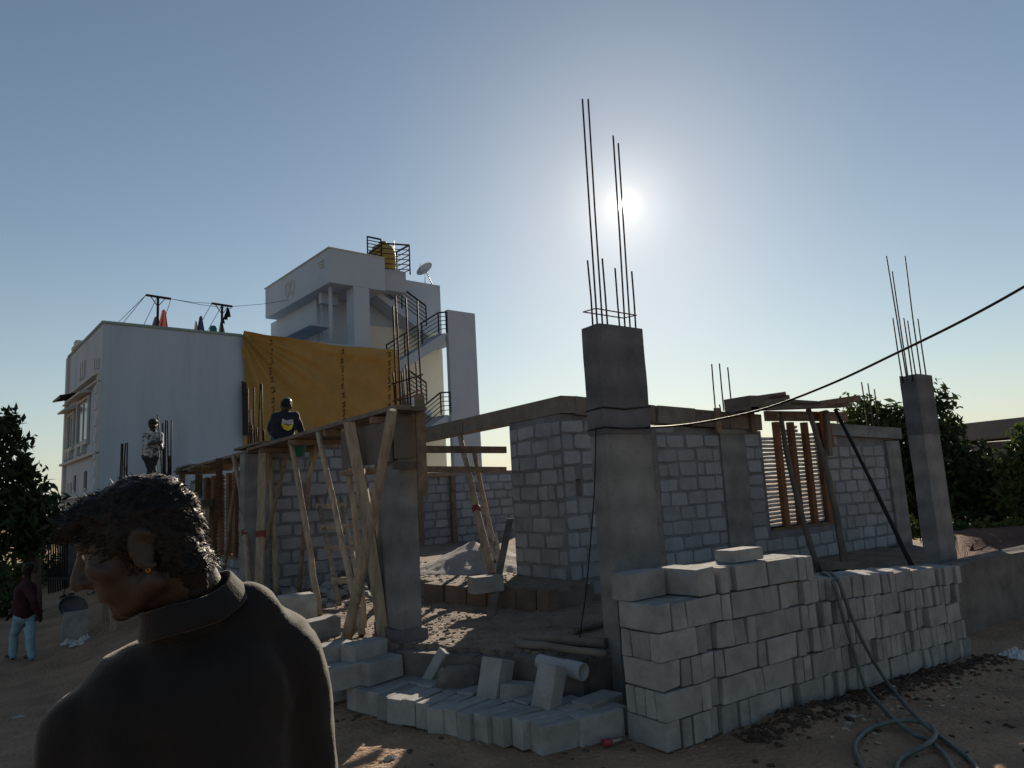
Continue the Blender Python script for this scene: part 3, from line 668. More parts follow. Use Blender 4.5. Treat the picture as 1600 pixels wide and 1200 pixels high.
tag(link('stone', me, None, PD(719, 1060, 6.35), (0, 0, -.5)), 'dark rough stone wedged between tipped blocks before the plinth', 'stone')
# blocks on the verandah floor
for lab, x, y, zt, an, dm in (('single grey concrete block lying at the foot of the wavy prop', 500, 966, .64, .3, (.4, .2, .2)), ('lower grey block of the small pile under the deck', 466, 946, .65, .05, (.4, .2, .2)),
                              ('upper grey block of the small pile under the deck', 464, 928, .85, .02, (.38, .2, .2)), ('dusty grey block left of the small pile under the deck', 436, 936, .6, .2, (.4, .2, .15)),
                              ('brown-grey block sitting on the stone ledge in the doorway', 757, 903, .86, -.1, (.4, .2, .19))):
    p = PZ(x, y, zt)+(FW*.22 if zt == .86 else FW*0); cblock(lab, 'loose blocks on the floor', (p.x, p.y, zt-dm[2]/2), dm, an)
# ------------------------------------------------------------------ poles, pipe, hose, cables
for lab, a, b, r_, z in (('thicker dark pole lying along the plinth edge', (820, 996), (950, 1005), .05, .52), ('thinner pale pole lying in front on the plinth edge', (808, 1005), (946, 1022), .034, .5), ('short crooked branch lying behind the poles on the plinth', (898, 985), (948, 974), .03, .49)):
    A = PZ(*a, z); B = PZ(*b, z); tag(MB().tube([A+(B-A)*(i/7)+Vector((random.uniform(-.012, .012), random.uniform(-.012, .012), random.uniform(-.006, .006))) for i in range(8)], [r_*(1.05-.03*i+random.uniform(-.06, .06)) for i in range(8)], 9).build('wooden_pole', 'old_plank', base=A), lab, 'pole')
A = PD(862, 1038, 6.0); B = PD(912, 1050, 5.75)
pp = empty('plastic_pipe', A, 'short pale grey plastic pipe with an open end poking out before the plinth', 'pipe'); d = B-A
n_ = 20; x_ = d.normalized().orthogonal().normalized(); y_ = d.normalized().cross(x_); R0 = .062
vs = []; fs = []
for k, (t, r_) in enumerate(((-.4, R0), (.45, R0), (.46, R0*1.12), (1, R0*1.12), (1, R0*.96), (.3, R0*.94))):
    for i in range(n_): a = 2*pi*i/n_; vs.append(d*t+x_*cos(a)*r_+y_*sin(a)*r_)
for k in range(5):
    for i in range(n_): fs.append((k*n_+i, k*n_+(i+1) % n_, (k+1)*n_+(i+1) % n_, (k+1)*n_+i))
MB().add(vs, fs, True).build('tube', 'pvc', pp)
MB().add([d*.31+x_*cos(2*pi*i/n_)*R0*.95+y_*sin(2*pi*i/n_)*R0*.95 for i in range(n_)], [list(range(n_))]).build('bore_shade', 'black', pp)  # black disc across the pipe stands in for the shade inside
def spline(P, n=14):
    P = [Vector(p) for p in P]; out = []
    for i in range(len(P)-1):
        p0 = P[max(i-1, 0)]; p1 = P[i]; p2 = P[i+1]; p3 = P[min(i+2, len(P)-1)]
        for k in range(n):
            t = k/n; out.append(.5*((2*p1)+(p2-p0)*t+(2*p0-5*p1+4*p2-p3)*t*t+(3*p1-p0-3*p2+p3)*t**3))
    return out+[P[-1]]
def gp(x, y, h=.025):
    p = PZ(x, y, 0)
    for _ in range(4): p = PZ(x, y, gz(p.x, p.y)+h)
    return p
tg, _y = stack_pt(2.05)
hs = empty('garden_hose', (tg.x, tg.y, 0), 'dark green hose hanging over the block stack and looping on the ground', 'hose'); o_ = Vector(hs.location)
def hang(px, py, dy): return PY(px, py, tg.y-dy)
H1 = [PY(1283, 897, 4.15), PY(1292, 897, 3.95), hang(1304, 915, .02), hang(1322, 980, .035), hang(1338, 1030, .035), gp(1352, 1072, .07), gp(1372, 1098, .07), gp(1398, 1126, .05), gp(1425, 1146, .05), gp(1452, 1158, .03), gp(1476, 1180, .03), gp(1490, 1205, .03), gp(1500, 1235, .03)]
H2 = [PY(1285, 901, 4.15), PY(1298, 896, 3.95), hang(1312, 912, .04), hang(1330, 962, .055), hang(1355, 1015, .055), gp(1383, 1061, .07), gp(1408, 1094, .07), gp(1438, 1126, .07), gp(1470, 1152), gp(1500, 1175), gp(1520, 1192), gp(1545, 1230)]
H3 = [gp(1365, 1225), gp(1345, 1195), gp(1335, 1170), gp(1342, 1153), gp(1362, 1137), gp(1392, 1128, .055), gp(1425, 1126, .06), gp(1452, 1133, .06), gp(1462, 1148, .06), gp(1450, 1162, .055), gp(1420, 1178), gp(1403, 1192), gp(1402, 1215), gp(1415, 1240)]
for H in (H1, H2, H3): MB().tube([p-o_ for p in spline(H)], .017, 10).build('hose_run', 'hose', hs)
CA = [PD(1700, 385, 3.7), PD(1600, 448, 4.0), PD(1500, 503, 4.3), PD(1400, 552, 4.6), PD(1300, 599, 4.9), PD(1200, 637, 5.3), PD(1120, 656, 5.65), PD(1060, 665, 5.95), PY(1012, 668, 4.735)]
tag(MB().tube(spline(CA), .0085, 8).build('cable', 'black', base=CA[0]), 'black cable sagging from the upper right to the tall pillar', 'cable')
for lab, z, zz in (('upper cable turn wound round the tall pillar', PY(965, 637, 4.735).z, .02), ('lower cable turn wound round the tall pillar at the sagging cable', PY(1012, 668, 4.735).z, .0)):
    a_, b_, c_, d_ = 4.285, 4.876, 4.732, 4.968
    ring = [(a_, c_, z), (4.55, c_-.003, z-.012), (b_, c_, z+zz), (b_, d_, z), (a_, d_, z-.01), (a_, c_, z)]
    tag(MB().tube(ring, .008, 6).build('cable', 'black', base=ring[0]), lab, 'cable')
HC = [PX(931, 668, 4.27), PX(929, 760, 4.26), PX(924, 830, 4.24), PX(916, 920, 4.2), PX(908, 980, 4.15), PZ(904, 1010, .47)]
tag(MB().tube(spline(HC, 8), .0065, 6).build('cable', 'black', base=HC[0]), 'thin black cable hanging down the left side of the tall pillar', 'cable')
# bottle cap, plastic sheet
p = gp(942, 1161, .03); bt = empty('plastic_bottle', p, 'small red and pink plastic bottle lying by the foot of the block stack', 'bottle', rz=-.3)
MB().tube([(0, 0, 0), (.06, 0, 0), (.07, 0, 0)], [.026, .026, .02], 12).build('body', 'pink', bt); MB().tube([(.07, 0, 0), (.085, 0, 0), (.15, .01, 0)], [.018, .012, .012], 10).build('neck', 'cloth_pale', bt)
def crumple(c, rx, ry, h, seed):
    vs = []; fs = []; n = 14
    for j in range(n+1):
        for i in range(n+1):
            u_ = i/n*2-1; v_ = j/n*2-1; r = sqrt(u_*u_+v_*v_); k = max(0, 1-r*r*.8)
            vs.append((u_*rx*(1+.2*noise.noise(Vector((u_*2, v_*2, seed)))), v_*ry*(1+.3*noise.noise(Vector((u_*2, v_*2, seed+4)))), h*k*(.5+abs(noise.noise(Vector((u_*3, v_*3, seed+9))))*1.6)))
    for j in range(n):
        for i in range(n): fs.append((j*(n+1)+i, j*(n+1)+i+1, (j+1)*(n+1)+i+1, (j+1)*(n+1)+i))
    m = MB(); m.add([Vector(v)+Vector(c) for v in vs], fs); return m
p = gp(1585, 1026, .0); tag(crumple(p, .26, .16, .09, 3).build('plastic_sheet', 'white_plastic', base=p), 'crumpled white plastic sheet on the dirt at the far right', 'plastic sheet')
# sand heap with a sack on it
p = PZ(735, 892, .68); sp = Vector((6.3, 10.9, .66)); sp = PD(742, 880, 11.6); sp.z = .62
vs = []; fs = []; n = 36
for j in range(n+1):
    for i in range(n+1):
        u_ = (i/n*2-1); v_ = (j/n*2-1); r = sqrt(u_*u_+v_*v_); h = max(-.12, .5*(1-r**.9)); h += (.1*fbm(u_*3, v_*3, 4)+.04*fbm(u_*9, v_*9, 2))*(1 if r < 1.1 else 0)
        vs.append((sp.x+u_*1.2, sp.y+v_*1.2, sp.z+h))
for j in range(n):
    for i in range(n): fs.append((j*(n+1)+i, j*(n+1)+i+1, (j+1)*(n+1)+i+1, (j+1)*(n+1)+i))
tag(MB().add(vs, fs, True).build('sand_heap', 'sand', base=sp), 'heap of pale sand in the open doorway', 'sand heap')
sk = crumple(PD(764, 857, 11.2)-Vector((0, 0, .25)), .2, .2, .5, 8); tag(sk.build('cement_sack', 'sand', base=PD(764, 857, 11.2)), 'dusty rounded sack resting on the sand heap', 'sack')
# bucket under the deck
bp_ = PD(466, 713, 10.2); bk = empty('bucket', bp_, 'green bucket hanging under the deck by the crouching worker', 'bucket')
MB().lathe((0, 0, 0), [(0, 0), (.085, 0), (.125, .2), (.13, .205), (.118, .2), (.08, .01)], 18).build('body', 'teal', bk)
MB().tube([(.125*cos(a), 0, .2+.12*sin(a)) for a in [pi*i/8 for i in range(9)]], .006, 6).build('handle', 'dark_metal', bk)

# ------------------------------------------------------------------ white house
C0 = PD(157, 650, 26); C0.z = 0
HY = radians(5.3); Ah = Vector((-sin(HY), cos(HY), 0)); Bh = Vector((cos(HY), sin(HY), 0))
def HV(x, y, v): d = ray(x, y); t = (v-(ORG-C0).dot(Ah))/d.dot(Ah); p = ORG+d*t; return Vector(((p-C0).dot(Bh), v, p.z))
def HU(x, y, u): d = ray(x, y); t = (u-(ORG-C0).dot(Bh))/d.dot(Bh); p = ORG+d*t; return Vector((u, (p-C0).dot(Ah), p.z))
def HW(u, v, z): return C0+Bh*u+Ah*v+Vector((0, 0, z))
ho = empty('white_house', C0, 'white two-storey house with open roof stairs behind the building site', 'house', rz=HY)
def hb(n, m, *b, parent=None): return MB().box(*b).build(n, m, parent or ho)
hb('wall', 'stained_paint', 0, .002, -1.5, 5.0, 7.35, 8.80)
hb('wall', 'white_paint', 5.003, .0, -1.5, 11.9, 12, 8.80)
hb('coping', 'green_coping', -.05, -.05, 8.803, 5.06, 7.4, 8.90)
hb('coping', 'white_paint', 5.063, -.03, 8.803, 11.9, .2, 8.88)
# stepped parapet and posts at the far end of the left face
for v0, v1, z in ((4.6, 5.2, 9.06), (5.203, 5.75, 9.2), (5.753, 6.3, 9.06)): hb('parapet_step', 'trim_paint', -.07, v0, 8.905, .2, v1, z)
hb('corner_pier', 'trim_paint', -.10, 6.98, -1.5, -.003, 7.4, 8.76)
hb('corner_pier', 'trim_paint', -.12, -.0, 1.2, -.003, .28, 6.9)
for k in range(9): hb('quoin', 'white_paint', -.16, -.01, 1.4+k*.6, -.123, .34, 1.7+k*.6)
for z, t in ((6.88, .1), (6.62, .05), (3.98, .09), (2.5, .1), (2.28, .06)): hb('string_course', 'trim_paint', -.17-(t-.05), .0, z, -.003, 7.42, z+t)
def window(v0, v1, z0, z1, shade):
    w = hb('window', 'glass', -.02, v0, z0, -.003, v1, z1)
    for b in ((-.09, v0-.14, z0-.1, -.021, v0, z1+.1), (-.09, v1, z0-.1, -.021, v1+.14, z1+.1), (-.12, v0-.2, z0-.24, -.021, v1+.2, z0-.102), (-.09, v0-.14, z1+.102, -.021, v1+.14, z1+.22)): hb('frame', 'trim_paint', *b, parent=w)
    hb('mullion', 'trim_paint', -.05, (v0+v1)/2-.04, z0, -.022, (v0+v1)/2+.04, z1, parent=w)
    if shade: MB().hexa([(-.42, v0-.3, z1+.23), (-.003, v0-.3, z1+.3), (-.003, v1+.3, z1+.3), (-.42, v1+.3, z1+.23), (-.42, v0-.3, z1+.3), (-.003, v0-.3, z1+.45), (-.003, v1+.3, z1+.45), (-.42, v1+.3, z1+.3)]).build('sunshade', 'trim_paint', ho)
    for q in range(2):
        vv = v0+(v1-v0)*(.25+.5*q); hb('bracket', 'trim_paint', -.16, vv-.16, z0-.55, -.003, vv+.16, z0-.245)
window(2.1, 4.3, 4.75, 6.2, True); window(5.3, 6.55, 4.75, 5.95, True)
aw = MB()
for q in range(7): aw.bar((-.02, 4.9+q*.3, 6.85), (-.6, 4.9+q*.3, 6.72), .05, .05)
aw.bar((-.6, 4.85, 6.72), (-.6, 6.75, 6.72), .06, .06); aw.hexa([(-.62, 4.85, 6.75), (-.01, 4.85, 6.88), (-.01, 6.75, 6.88), (-.62, 6.75, 6.75), (-.62, 4.85, 6.77), (-.01, 4.85, 6.9), (-.01, 6.75, 6.9), (-.62, 6.75, 6.77)])
aw.build('awning', 'dark_metal', ho)
for v0, v1, z0, z1 in ((2.2, 2.65, 2.85, 3.5), (4.5, 4.85, 2.85, 3.45)): 
    w = hb('vent_window', 'black', -.03, v0, z0, -.003, v1, z1); hb('frame', 'trim_paint', -.07, v0-.07, z0-.08, -.031, v1+.07, z0, parent=w)
for k in range(3): hb('vent_slot', 'trim_paint', -.06, 5.4+k*.4, 2.75, -.003, 5.55+k*.4, 3.2); hb('relief', 'trim_paint', -.05, 3.3+k*.42, 7.3, -.003, 3.5+k*.42, 8.0); hb('relief', 'trim_paint', -.05, .5+k*.36, 7.2+k*.05, -.003, .66+k*.36, 7.6+k*.05); hb('vent_slot', 'black', -.02, 3.0+k*.42, 1.6, -.003, 3.14+k*.42, 2.1)
# roof storey: deep white band on a column, inner walls, slab with plants
hb('roof_band', 'white_paint', 9.05, .0, 11.74, 11.95, 7.7, 13.36)
hb('band_coping', 'trim_paint', 9.0, -.03, 13.363, 11.98, 7.75, 13.42)
hb('column', 'white_paint', 10.27, .02, 8.81, 11.08, .75, 11.737)
hb('inner_wall', 'white_paint', 9.9, 2.6, 8.81, 15.2, 2.8, 11.737)
hb('cross_beam', 'white_paint', 9.4, 1.6, 11.2, 10.26, 1.9, 11.737)
hb('room_wall', 'white_paint', 9.7, 2.803, 8.81, 9.9, 8.6, 11.737)
MB().tube([(9.35, .55, 8.8), (9.35, .55, 11.737)], .09, 10).build('pipe_column', 'white_paint', ho)
MB().hexa([(8.7, 1.4, 9.98), (9.75, 1.4, 9.98), (9.75, 8.2, 9.98), (8.7, 8.2, 9.98), (8.7, 1.4, 10.1), (9.75, 1.4, 10.1), (9.75, 8.2, 10.1), (8.7, 8.2, 10.1)]).build('balcony_slab', 'white_paint', ho)
for vv in (4.15, 4.75):     # leaf-shaped pair of plaster rings
    m = MB(); m.tube([(9.04, vv+(.28*(1 if vv > 4.4 else -1))*sin(a)*.8, 12.55+.36*cos(a)) for a in [2*pi*i/20 for i in range(21)]], .05, 6, cap=False); m.build('emblem', 'trim_paint', ho)
for k in range(3): m = MB().bar((9.03, .55, 12.95-.15*k), (9.03, 1.15-.1*k, 12.98-.15*k), .04, .07); m.build('relief', 'trim_paint', ho)
# stair back wall, tower
hb('stair_wall', 'bounce_lit_paint', 11.953, 2.4, -1.5, 16.8, 2.6, 10.6)
hb('stair_wall', 'white_paint', 11.953, 2.38, 10.603, 16.8, 2.62, 13.33)
hb('tower_wall', 'white_paint', 15.55, -.02, -1.5, 17.3, .23, 11.25)
def flight(u0, z0, u1, z1, v0, v1, t, name='stair_flight', m='white_paint'):
    MB().hexa([(u0, v0, z0-t), (u1, v0, z1-t), (u1, v1, z1-t), (u0, v1, z0-t), (u0, v0, z0), (u1, v0, z1), (u1, v1, z1), (u0, v1, z0)]).build(name, m, ho)
flight(11.95, 7.95, 15.35, 10.02, .0, 1.1, .55); flight(12.0, 12.3, 15.2, 10.4, 1.25, 2.3, .35)
hb('landing', 'white_paint', 15.2, .24, 9.7, 16.6, 2.35, 10.02)
flight(12.0, 3.9, 15.3, 5.82, .0, 1.1, .6); flight(12.0, 7.9, 15.2, 6.1, 1.25, 2.3, .3); hb('landing', 'white_paint', 15.2, .24, 5.4, 16.6, 2.35, 5.82)
hb('stair_side', 'bounce_lit_paint', 11.9, .02, -1.5, 12.0, 2.4, 8.6)
def rail(pts, h, nb=5, posts=None, name='railing'):
    m = MB()
    for a, b in zip(pts, pts[1:]):
        a = Vector(a); b = Vector(b)
        for k in range(nb): z = Vector((0, 0, h*(k+1)/nb)); m.bar(a+z, b+z, .035 if k < nb-1 else .07, .035 if k < nb-1 else .07)
        n = max(1, int((b-a).length/1.2))
        for i in range(n+1): p = a.lerp(b, i/n); m.bar(p, p+Vector((0, 0, h)), .05, .05, (0, 1, 0))
    return m.build(name, 'dark_metal', ho)
rail([(11.95, .05, 8.0), (15.0, .05, 9.95), (15.5, .05, 10.05)], 1.08); rail([(12.2, 1.3, 12.15), (15.1, 1.3, 10.6)], 1.1)
rail([(13.9, 1.3, 7.1), (14.95, 1.3, 6.5)], 1.1); rail([(13.6, .05, 4.85), (14.95, .05, 5.8), (15.55, .05, 5.85)], 1.12)
rail([(11.2, .3, 13.42), (11.95, .3, 13.42)], 1.0, 6); rail([(11.98, .35, 12.6), (12.02, 1.6, 12.6), (13.6, 1.6, 12.9), (13.6, .35, 12.9), (12.0, .35, 12.7)], 1.55, 6)
hb('tank_base', 'white_paint', 12.0, .6, 12.0, 13.5, 2.37, 13.1)
gm = MB()
for k in range(9): gm.bar((13.2+k*.25, 2.2, 1.2), (13.2+k*.25, 2.2, 4.8), .03, .03, (0, 1, 0)); gm.bar((13.2, 2.17, 1.4+k*.42), (15.2, 2.17, 1.7+k*.42), .03, .03)
gm.build('window_grille', 'dark_metal', ho)
# things on and at the house
tb = HW(12.75, 1.5, 13.1); tk = empty('water_tank', tb, 'yellow-brown domed plastic water tank on the roof stairs', 'water tank')
MB().lathe((0, 0, 0), [(0, 0), (.62, 0), (.64, .05), (.62, .35), (.65, .4), (.62, .75), (.64, .8), (.62, 1.15), (.52, 1.4), (.3, 1.55), (.2, 1.6), (.2, 1.7), (0, 1.71)], 28).build('shell', 'tank', tk)
MB().tube([(.75, .3, 0), (.75, .3, 2.0)], .03, 6).build('pipe', 'pvc', tk)
dp = HW(16.4, 2.5, 13.33); ds = empty('satellite_dish', dp, 'grey satellite dish on the white stair wall top', 'satellite dish', rz=HY)
ax_ = Vector((-.72, -.25, .5)).normalized(); x_ = ax_.orthogonal().normalized(); y_ = ax_.cross(x_); cc = Vector((-.45, 0, .78)); vs = []; fs = []
for k in range(6):
    r_ = .5*k/5
    for i in range(22): a = 2*pi*i/22; vs.append(cc+x_*cos(a)*r_+y_*sin(a)*r_*1.0+ax_*(r_*r_*.45))
for k in range(5):
    for i in range(22): fs.append((k*22+i, k*22+(i+1) % 22, (k+1)*22+(i+1) % 22, (k+1)*22+i))
MB().add(vs, fs, True).build('reflector', 'trim_paint', ds)
MB().tube([(0, 0, 0), cc], .03, 6).tube([(-.5, 0, 0), cc], .02, 6).build('mount', 'dark_metal', ds)
MB().tube([cc-y_*.45, cc+ax_*.5], .015, 5).build('feed_arm', 'dark_metal', ds)
def tpost(lab, px, l, r, gl):
    u_ = HV(px[0], px[1], 3); b = HW(u_.x, 3, 7.2); e = empty('clothes_post', b, lab, 'clothes post', 'clothes-line posts on the roof', rz=HY)
    L = HV(*l, 3); R = HV(*r, 3); h = u_.z-7.2
    MB().bar((0, 0, 0), (0, 0, h), .085, .085, (0, 1, 0)).build('upright', 'rebar', e); MB().bar((L.x-u_.x, 0, L.z-7.2), (R.x-u_.x, 0, R.z-7.2), .085, .085).build('cross_arm', 'rebar', e)
    for s in (-1, 1): MB().bar((0, 0, h-.45), (s*.3, 0, h-.03), .03, .03).build('brace', 'rebar', e)
    return HW(L.x, 3, L.z), HW(R.x, 3, R.z)
a0, a1 = tpost('left T-shaped clothes post on the white roof, above the red cloth', (247, 463), (228, 461), (267, 467), 0)
b0, b1 = tpost('right T-shaped clothes post on the white roof, nearer the stair tower', (347, 476), (331, 474), (363, 479), 0)
wires = [(a0, HW(.9, 6.5, 8.9)), (a0.lerp(a1, .45), HW(2.2, 6.6, 8.9)), (a0, a0+Ah*9), (a1, b0), (b0, HW(4.6, 7.5, 9.0)), (b0.lerp(b1, .5), HW(5.2, 7.5, 9.2)), (b1, HW(8.9, 4.2, 11.9)), (a1, HW(3.4, 7, 9.3)), (a1, b1+Vector((0, 0, -.1)))]
wm = MB()
for p, q in wires: wm.tube([p, p.lerp(q, .5)-Vector((0, 0, .05)), q], .012, 4)
tag(wm.build('clothes_line', 'dark_metal', base=a0), 'thin wire clothes lines strung between the posts on the white roof', 'clothes line', kind=None)
def cloth(name, lab, m, px, v, w, h, seed):
    c = HV(*px, v); P = HW(c.x, v, c.z); vs = []; fs = []
    for j in range(9):
        for i in range(7):
            u_ = i/6-.5; t = j/8; pinch = .25+.75*t
            vs.append(P+Bh*(u_*w*pinch)+Ah*(.12*sin(i*1.9+seed+t*2)*pinch)+Vector((0, 0, -h*t-abs(u_)*h*.12)))
    for j in range(8):
        for i in range(6): fs.append((j*7+i, j*7+i+1, j*7+i+8, j*7+i+7))
    tag(MB().add(vs, fs, True).build(name, m, base=P), lab, 'laundry', 'laundry on the roof')
cloth('hanging_cloth', 'reddish cloth hanging at the left clothes post', 'cloth_red', (256, 483), 3.4, .6, 1.3, 1); cloth('hanging_cloth', 'dark patterned cloth left of the reddish cloth', 'cloth_blue', (245, 494), 3.5, .7, 1, 2)
cloth('hanging_cloth', 'blue cloth hanging between the two clothes posts', 'cloth_blue', (314, 493), 3.6, .55, 1.2, 3); cloth('hanging_cloth', 'pale green cloth hanging at the right clothes post', 'cloth_pale', (346, 502), 3.4, .5, 1, 4)
cloth('hanging_cloth', 'grey cloth just left of the hanging blue cloth', 'cloth_pale', (306, 501), 3.8, .3, .8, 5)
for k, (px, s) in enumerate((((356, 481), .3), ((353, 490), .2), ((349, 496), .2))): cloth('hanging_cloth', ('upper small black garment', 'middle small black garment', 'lower small black garment')[k]+' pegged under the right clothes post arm', 'black', px, 3.2, s, s*1.4, 6+k)
hbk = HW(*HV(333, 519, 2.5)); tag(MB().lathe((0, 0, 0), [(0, -.6), (.14, -.6), (.16, .15), (.1, .28), (0, .3)], 14).build('water_can', 'teal', None), 'green plastic can on the roof edge by the right clothes post', 'can').location = hbk
# tarp with folds
V3 = lambda *a: Vector(a)
tv = []; tf = []; nu, nv = 110, 56
TU0, TU1 = 5.1, 12.45
for j in range(nv+1):
    for i in range(nu+1):
        s = i/nu; t = j/nv; u_ = TU0+(TU1-TU0)*s
        ztop = 9.0-.17*sin(pi*min(1, s*1.05))*(.55+.45*s)-.16*s-.03*abs(sin(s*13)); zbot = 4.1
        z = ztop+(zbot-ztop)*t
        # folds radiating from the pinched upper left corner plus soft drapes
        an = atan2((8.95-z)+.05, (u_-TU0)+.15); rr_ = sqrt((8.95-z)**2+(u_-TU0)**2)
        f = .10*sin(an*26)*exp(-rr_/3.2)*ss(rr_/.5)+.05*sin(an*11+1)*exp(-rr_/5)
        f += .05*sin(u_*1.9+t*1.3)+.06*fbm(u_*.7, z*.5, 3)+.05*exp(-((t-.05-.05*s)/.03)**2)*ss(s*2)+.07*(.25-abs(noise.noise(V3(u_*.9+z*.35, z*.5-u_*.2, 8))))
        tv.append(HW(u_+.05*sin(z*2)*(1-s)*(s < .02), -.22-f*1.3, z))
for j in range(nv):
    for i in range(nu): tf.append((j*(nu+1)+i, j*(nu+1)+i+1, (j+1)*(nu+1)+i+1, (j+1)*(nu+1)+i))
ta = MB().add(tv, tf, True).build('tarpaulin', 'tarp', base=HW(TU0, -.2, 9)); tag(ta, 'big yellow ochre tarpaulin hung over the white house wall', 'tarpaulin')
# printed seam marks on the tarp: columns of small brush-like strokes
tpv = MB()
for s in (.16, .60, .935):
    for k in range(22):
        t = .04+k*.043; i = int(s*nu+(2.2*(t-.3) if s < .3 else 0)); j = int(t*nv); p = tv[min(j, nv)*(nu+1)+min(i, nu)]-Ah*.03
        if s < .3 and t > .75: continue
        wd = random.uniform(.08, .17); hh = random.uniform(.03, .06)
        tpv.bar(p-Bh*wd*.5+Vector((0, 0, -hh)), p+Bh*wd*.5+Vector((0, 0, hh)), .012, random.uniform(.025, .05)); 
        if k % 2: tpv.bar(p+Vector((0, 0, .05)), p+Bh*.03+Vector((0, 0, .2)), .012, .04, Ah)
tpv.v = [v-HW(TU0, -.2, 9) for v in tpv.v]; tpv.build('printed_mark', 'tarp_print', ta)['kind'] = 'stuff'
# flat black piece at the tarp's torn left edge
dsv = [HV(378, 595, -.35), HV(385, 598, -.35), HV(388, 655, -.35), HV(397, 680, -.35), HV(380, 680, -.35)]
tag(MB().add([HW(*p) for p in dsv]+[HW(p.x, p.y+.05, p.z) for p in dsv], [(0, 1, 2, 3, 4), (9, 8, 7, 6, 5)]+[(i, (i+1) % 5, 5+(i+1) % 5, 5+i) for i in range(5)]).build('black_piece', 'black', base=HW(*dsv[0])), 'ragged black piece at the left edge of the tarpaulin', 'plastic sheet')

# ------------------------------------------------------------------ plants and background
def leaves(n, lobes, size, seed, flat=.5):
    rr = random.Random(seed); m = MB(); vs = []; fs = []
    wsum = [l[3]**2 for l in lobes]
    for i in range(n):
        cx, cy, cz, r, sq = rr.choices(lobes, wsum)[0]
        while True:
            d = Vector((rr.uniform(-1, 1), rr.uniform(-1, 1), rr.uniform(-1, 1)))
            if .05 < d.length < 1: break
        d = d.normalized()*(rr.random()**.45); k = noise.noise(Vector((d.x*2.3+cx, d.y*2.3+cy, d.z*2.3+cz+seed)))
        if k < -.04 and rr.random() < .88: continue
        d *= 1+.6*k; p = Vector((cx+d.x*r, cy+d.y*r, cz+d.z*r*sq))
        q = Quaternion((rr.gauss(0, 1), rr.gauss(0, 1), rr.gauss(0, 1), rr.gauss(0, 1))).normalized(); s = size*rr.uniform(.55, 1.3)
        a = q @ Vector((s, 0, 0)); b = q @ Vector((0, s*.36, s*.1)); o = len(vs)
        vs += [p-a, p+b, p+a, p-b]; fs.append((o, o+1, o+2, o+3))
    return m.add(vs, fs)
def tree(name, lab, base, lobes, n, size, m, seed, trunk_r=.12, cat='tree', limbs=4):
    e = empty(name, base, lab, cat); rr = random.Random(seed)
    lb = leaves(n, lobes, size, seed); lb.build('crown', m, e)
    t = MB(); top = lobes[0]; t.tube([(0, 0, -.4), (rr.uniform(-.1, .1), rr.uniform(-.1, .1), top[2]*.5), (top[0]*.6, top[1]*.6, top[2])], [trunk_r, trunk_r*.75, trunk_r*.4], 8)
    for l in lobes[1:1+limbs]: t.tube([(top[0]*.2, top[1]*.2, top[2]*.45), Vector((l[0], l[1], l[2]))*.6+Vector((0, 0, .1*l[2])), (l[0], l[1], l[2])], [trunk_r*.5, trunk_r*.35, trunk_r*.15], 6)
    t.build('trunk', 'bark', e); return e
def lob(base, specs, dep):
    out = []
    for x, y, r, *dd in specs:
        p = PD(x, y, dep+(dd[0] if dd else 0))-Vector(base); out.append((p.x, p.y, p.z, r*dep/FPX, .95))
    return out
# left: dark tree at the frame edge
bs = PD(60, 935, 17); bs.z = -.6
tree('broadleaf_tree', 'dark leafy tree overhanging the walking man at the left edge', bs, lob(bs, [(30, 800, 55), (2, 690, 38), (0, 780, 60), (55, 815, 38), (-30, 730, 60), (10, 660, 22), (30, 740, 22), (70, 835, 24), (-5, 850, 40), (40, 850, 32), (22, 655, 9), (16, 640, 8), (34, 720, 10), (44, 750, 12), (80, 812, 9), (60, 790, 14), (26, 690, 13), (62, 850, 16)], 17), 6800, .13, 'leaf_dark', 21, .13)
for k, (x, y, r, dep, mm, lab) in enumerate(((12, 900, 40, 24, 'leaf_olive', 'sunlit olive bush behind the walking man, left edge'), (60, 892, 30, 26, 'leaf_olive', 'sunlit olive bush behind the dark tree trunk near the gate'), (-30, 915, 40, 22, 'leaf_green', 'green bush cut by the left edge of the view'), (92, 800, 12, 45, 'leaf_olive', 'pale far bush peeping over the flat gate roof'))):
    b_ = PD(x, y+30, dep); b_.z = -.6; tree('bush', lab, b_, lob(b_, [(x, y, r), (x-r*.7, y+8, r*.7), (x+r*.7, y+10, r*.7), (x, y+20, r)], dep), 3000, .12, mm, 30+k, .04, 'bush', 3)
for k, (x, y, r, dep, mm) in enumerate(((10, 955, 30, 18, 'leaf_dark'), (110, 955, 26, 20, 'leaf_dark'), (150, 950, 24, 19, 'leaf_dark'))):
    b_ = PD(x, y+20, dep); b_.z = -.65; tree('bush', 'low dark bush '+('at the left edge behind the walking man', 'between the gate and the upright stone slab', 'behind the cheek of the near man')[k], b_, lob(b_, [(x, y, r), (x-r, y+8, r*.7), (x+r, y+6, r*.7)], dep), 1200, .11, mm, 60+k, .03, 'bush', 2)
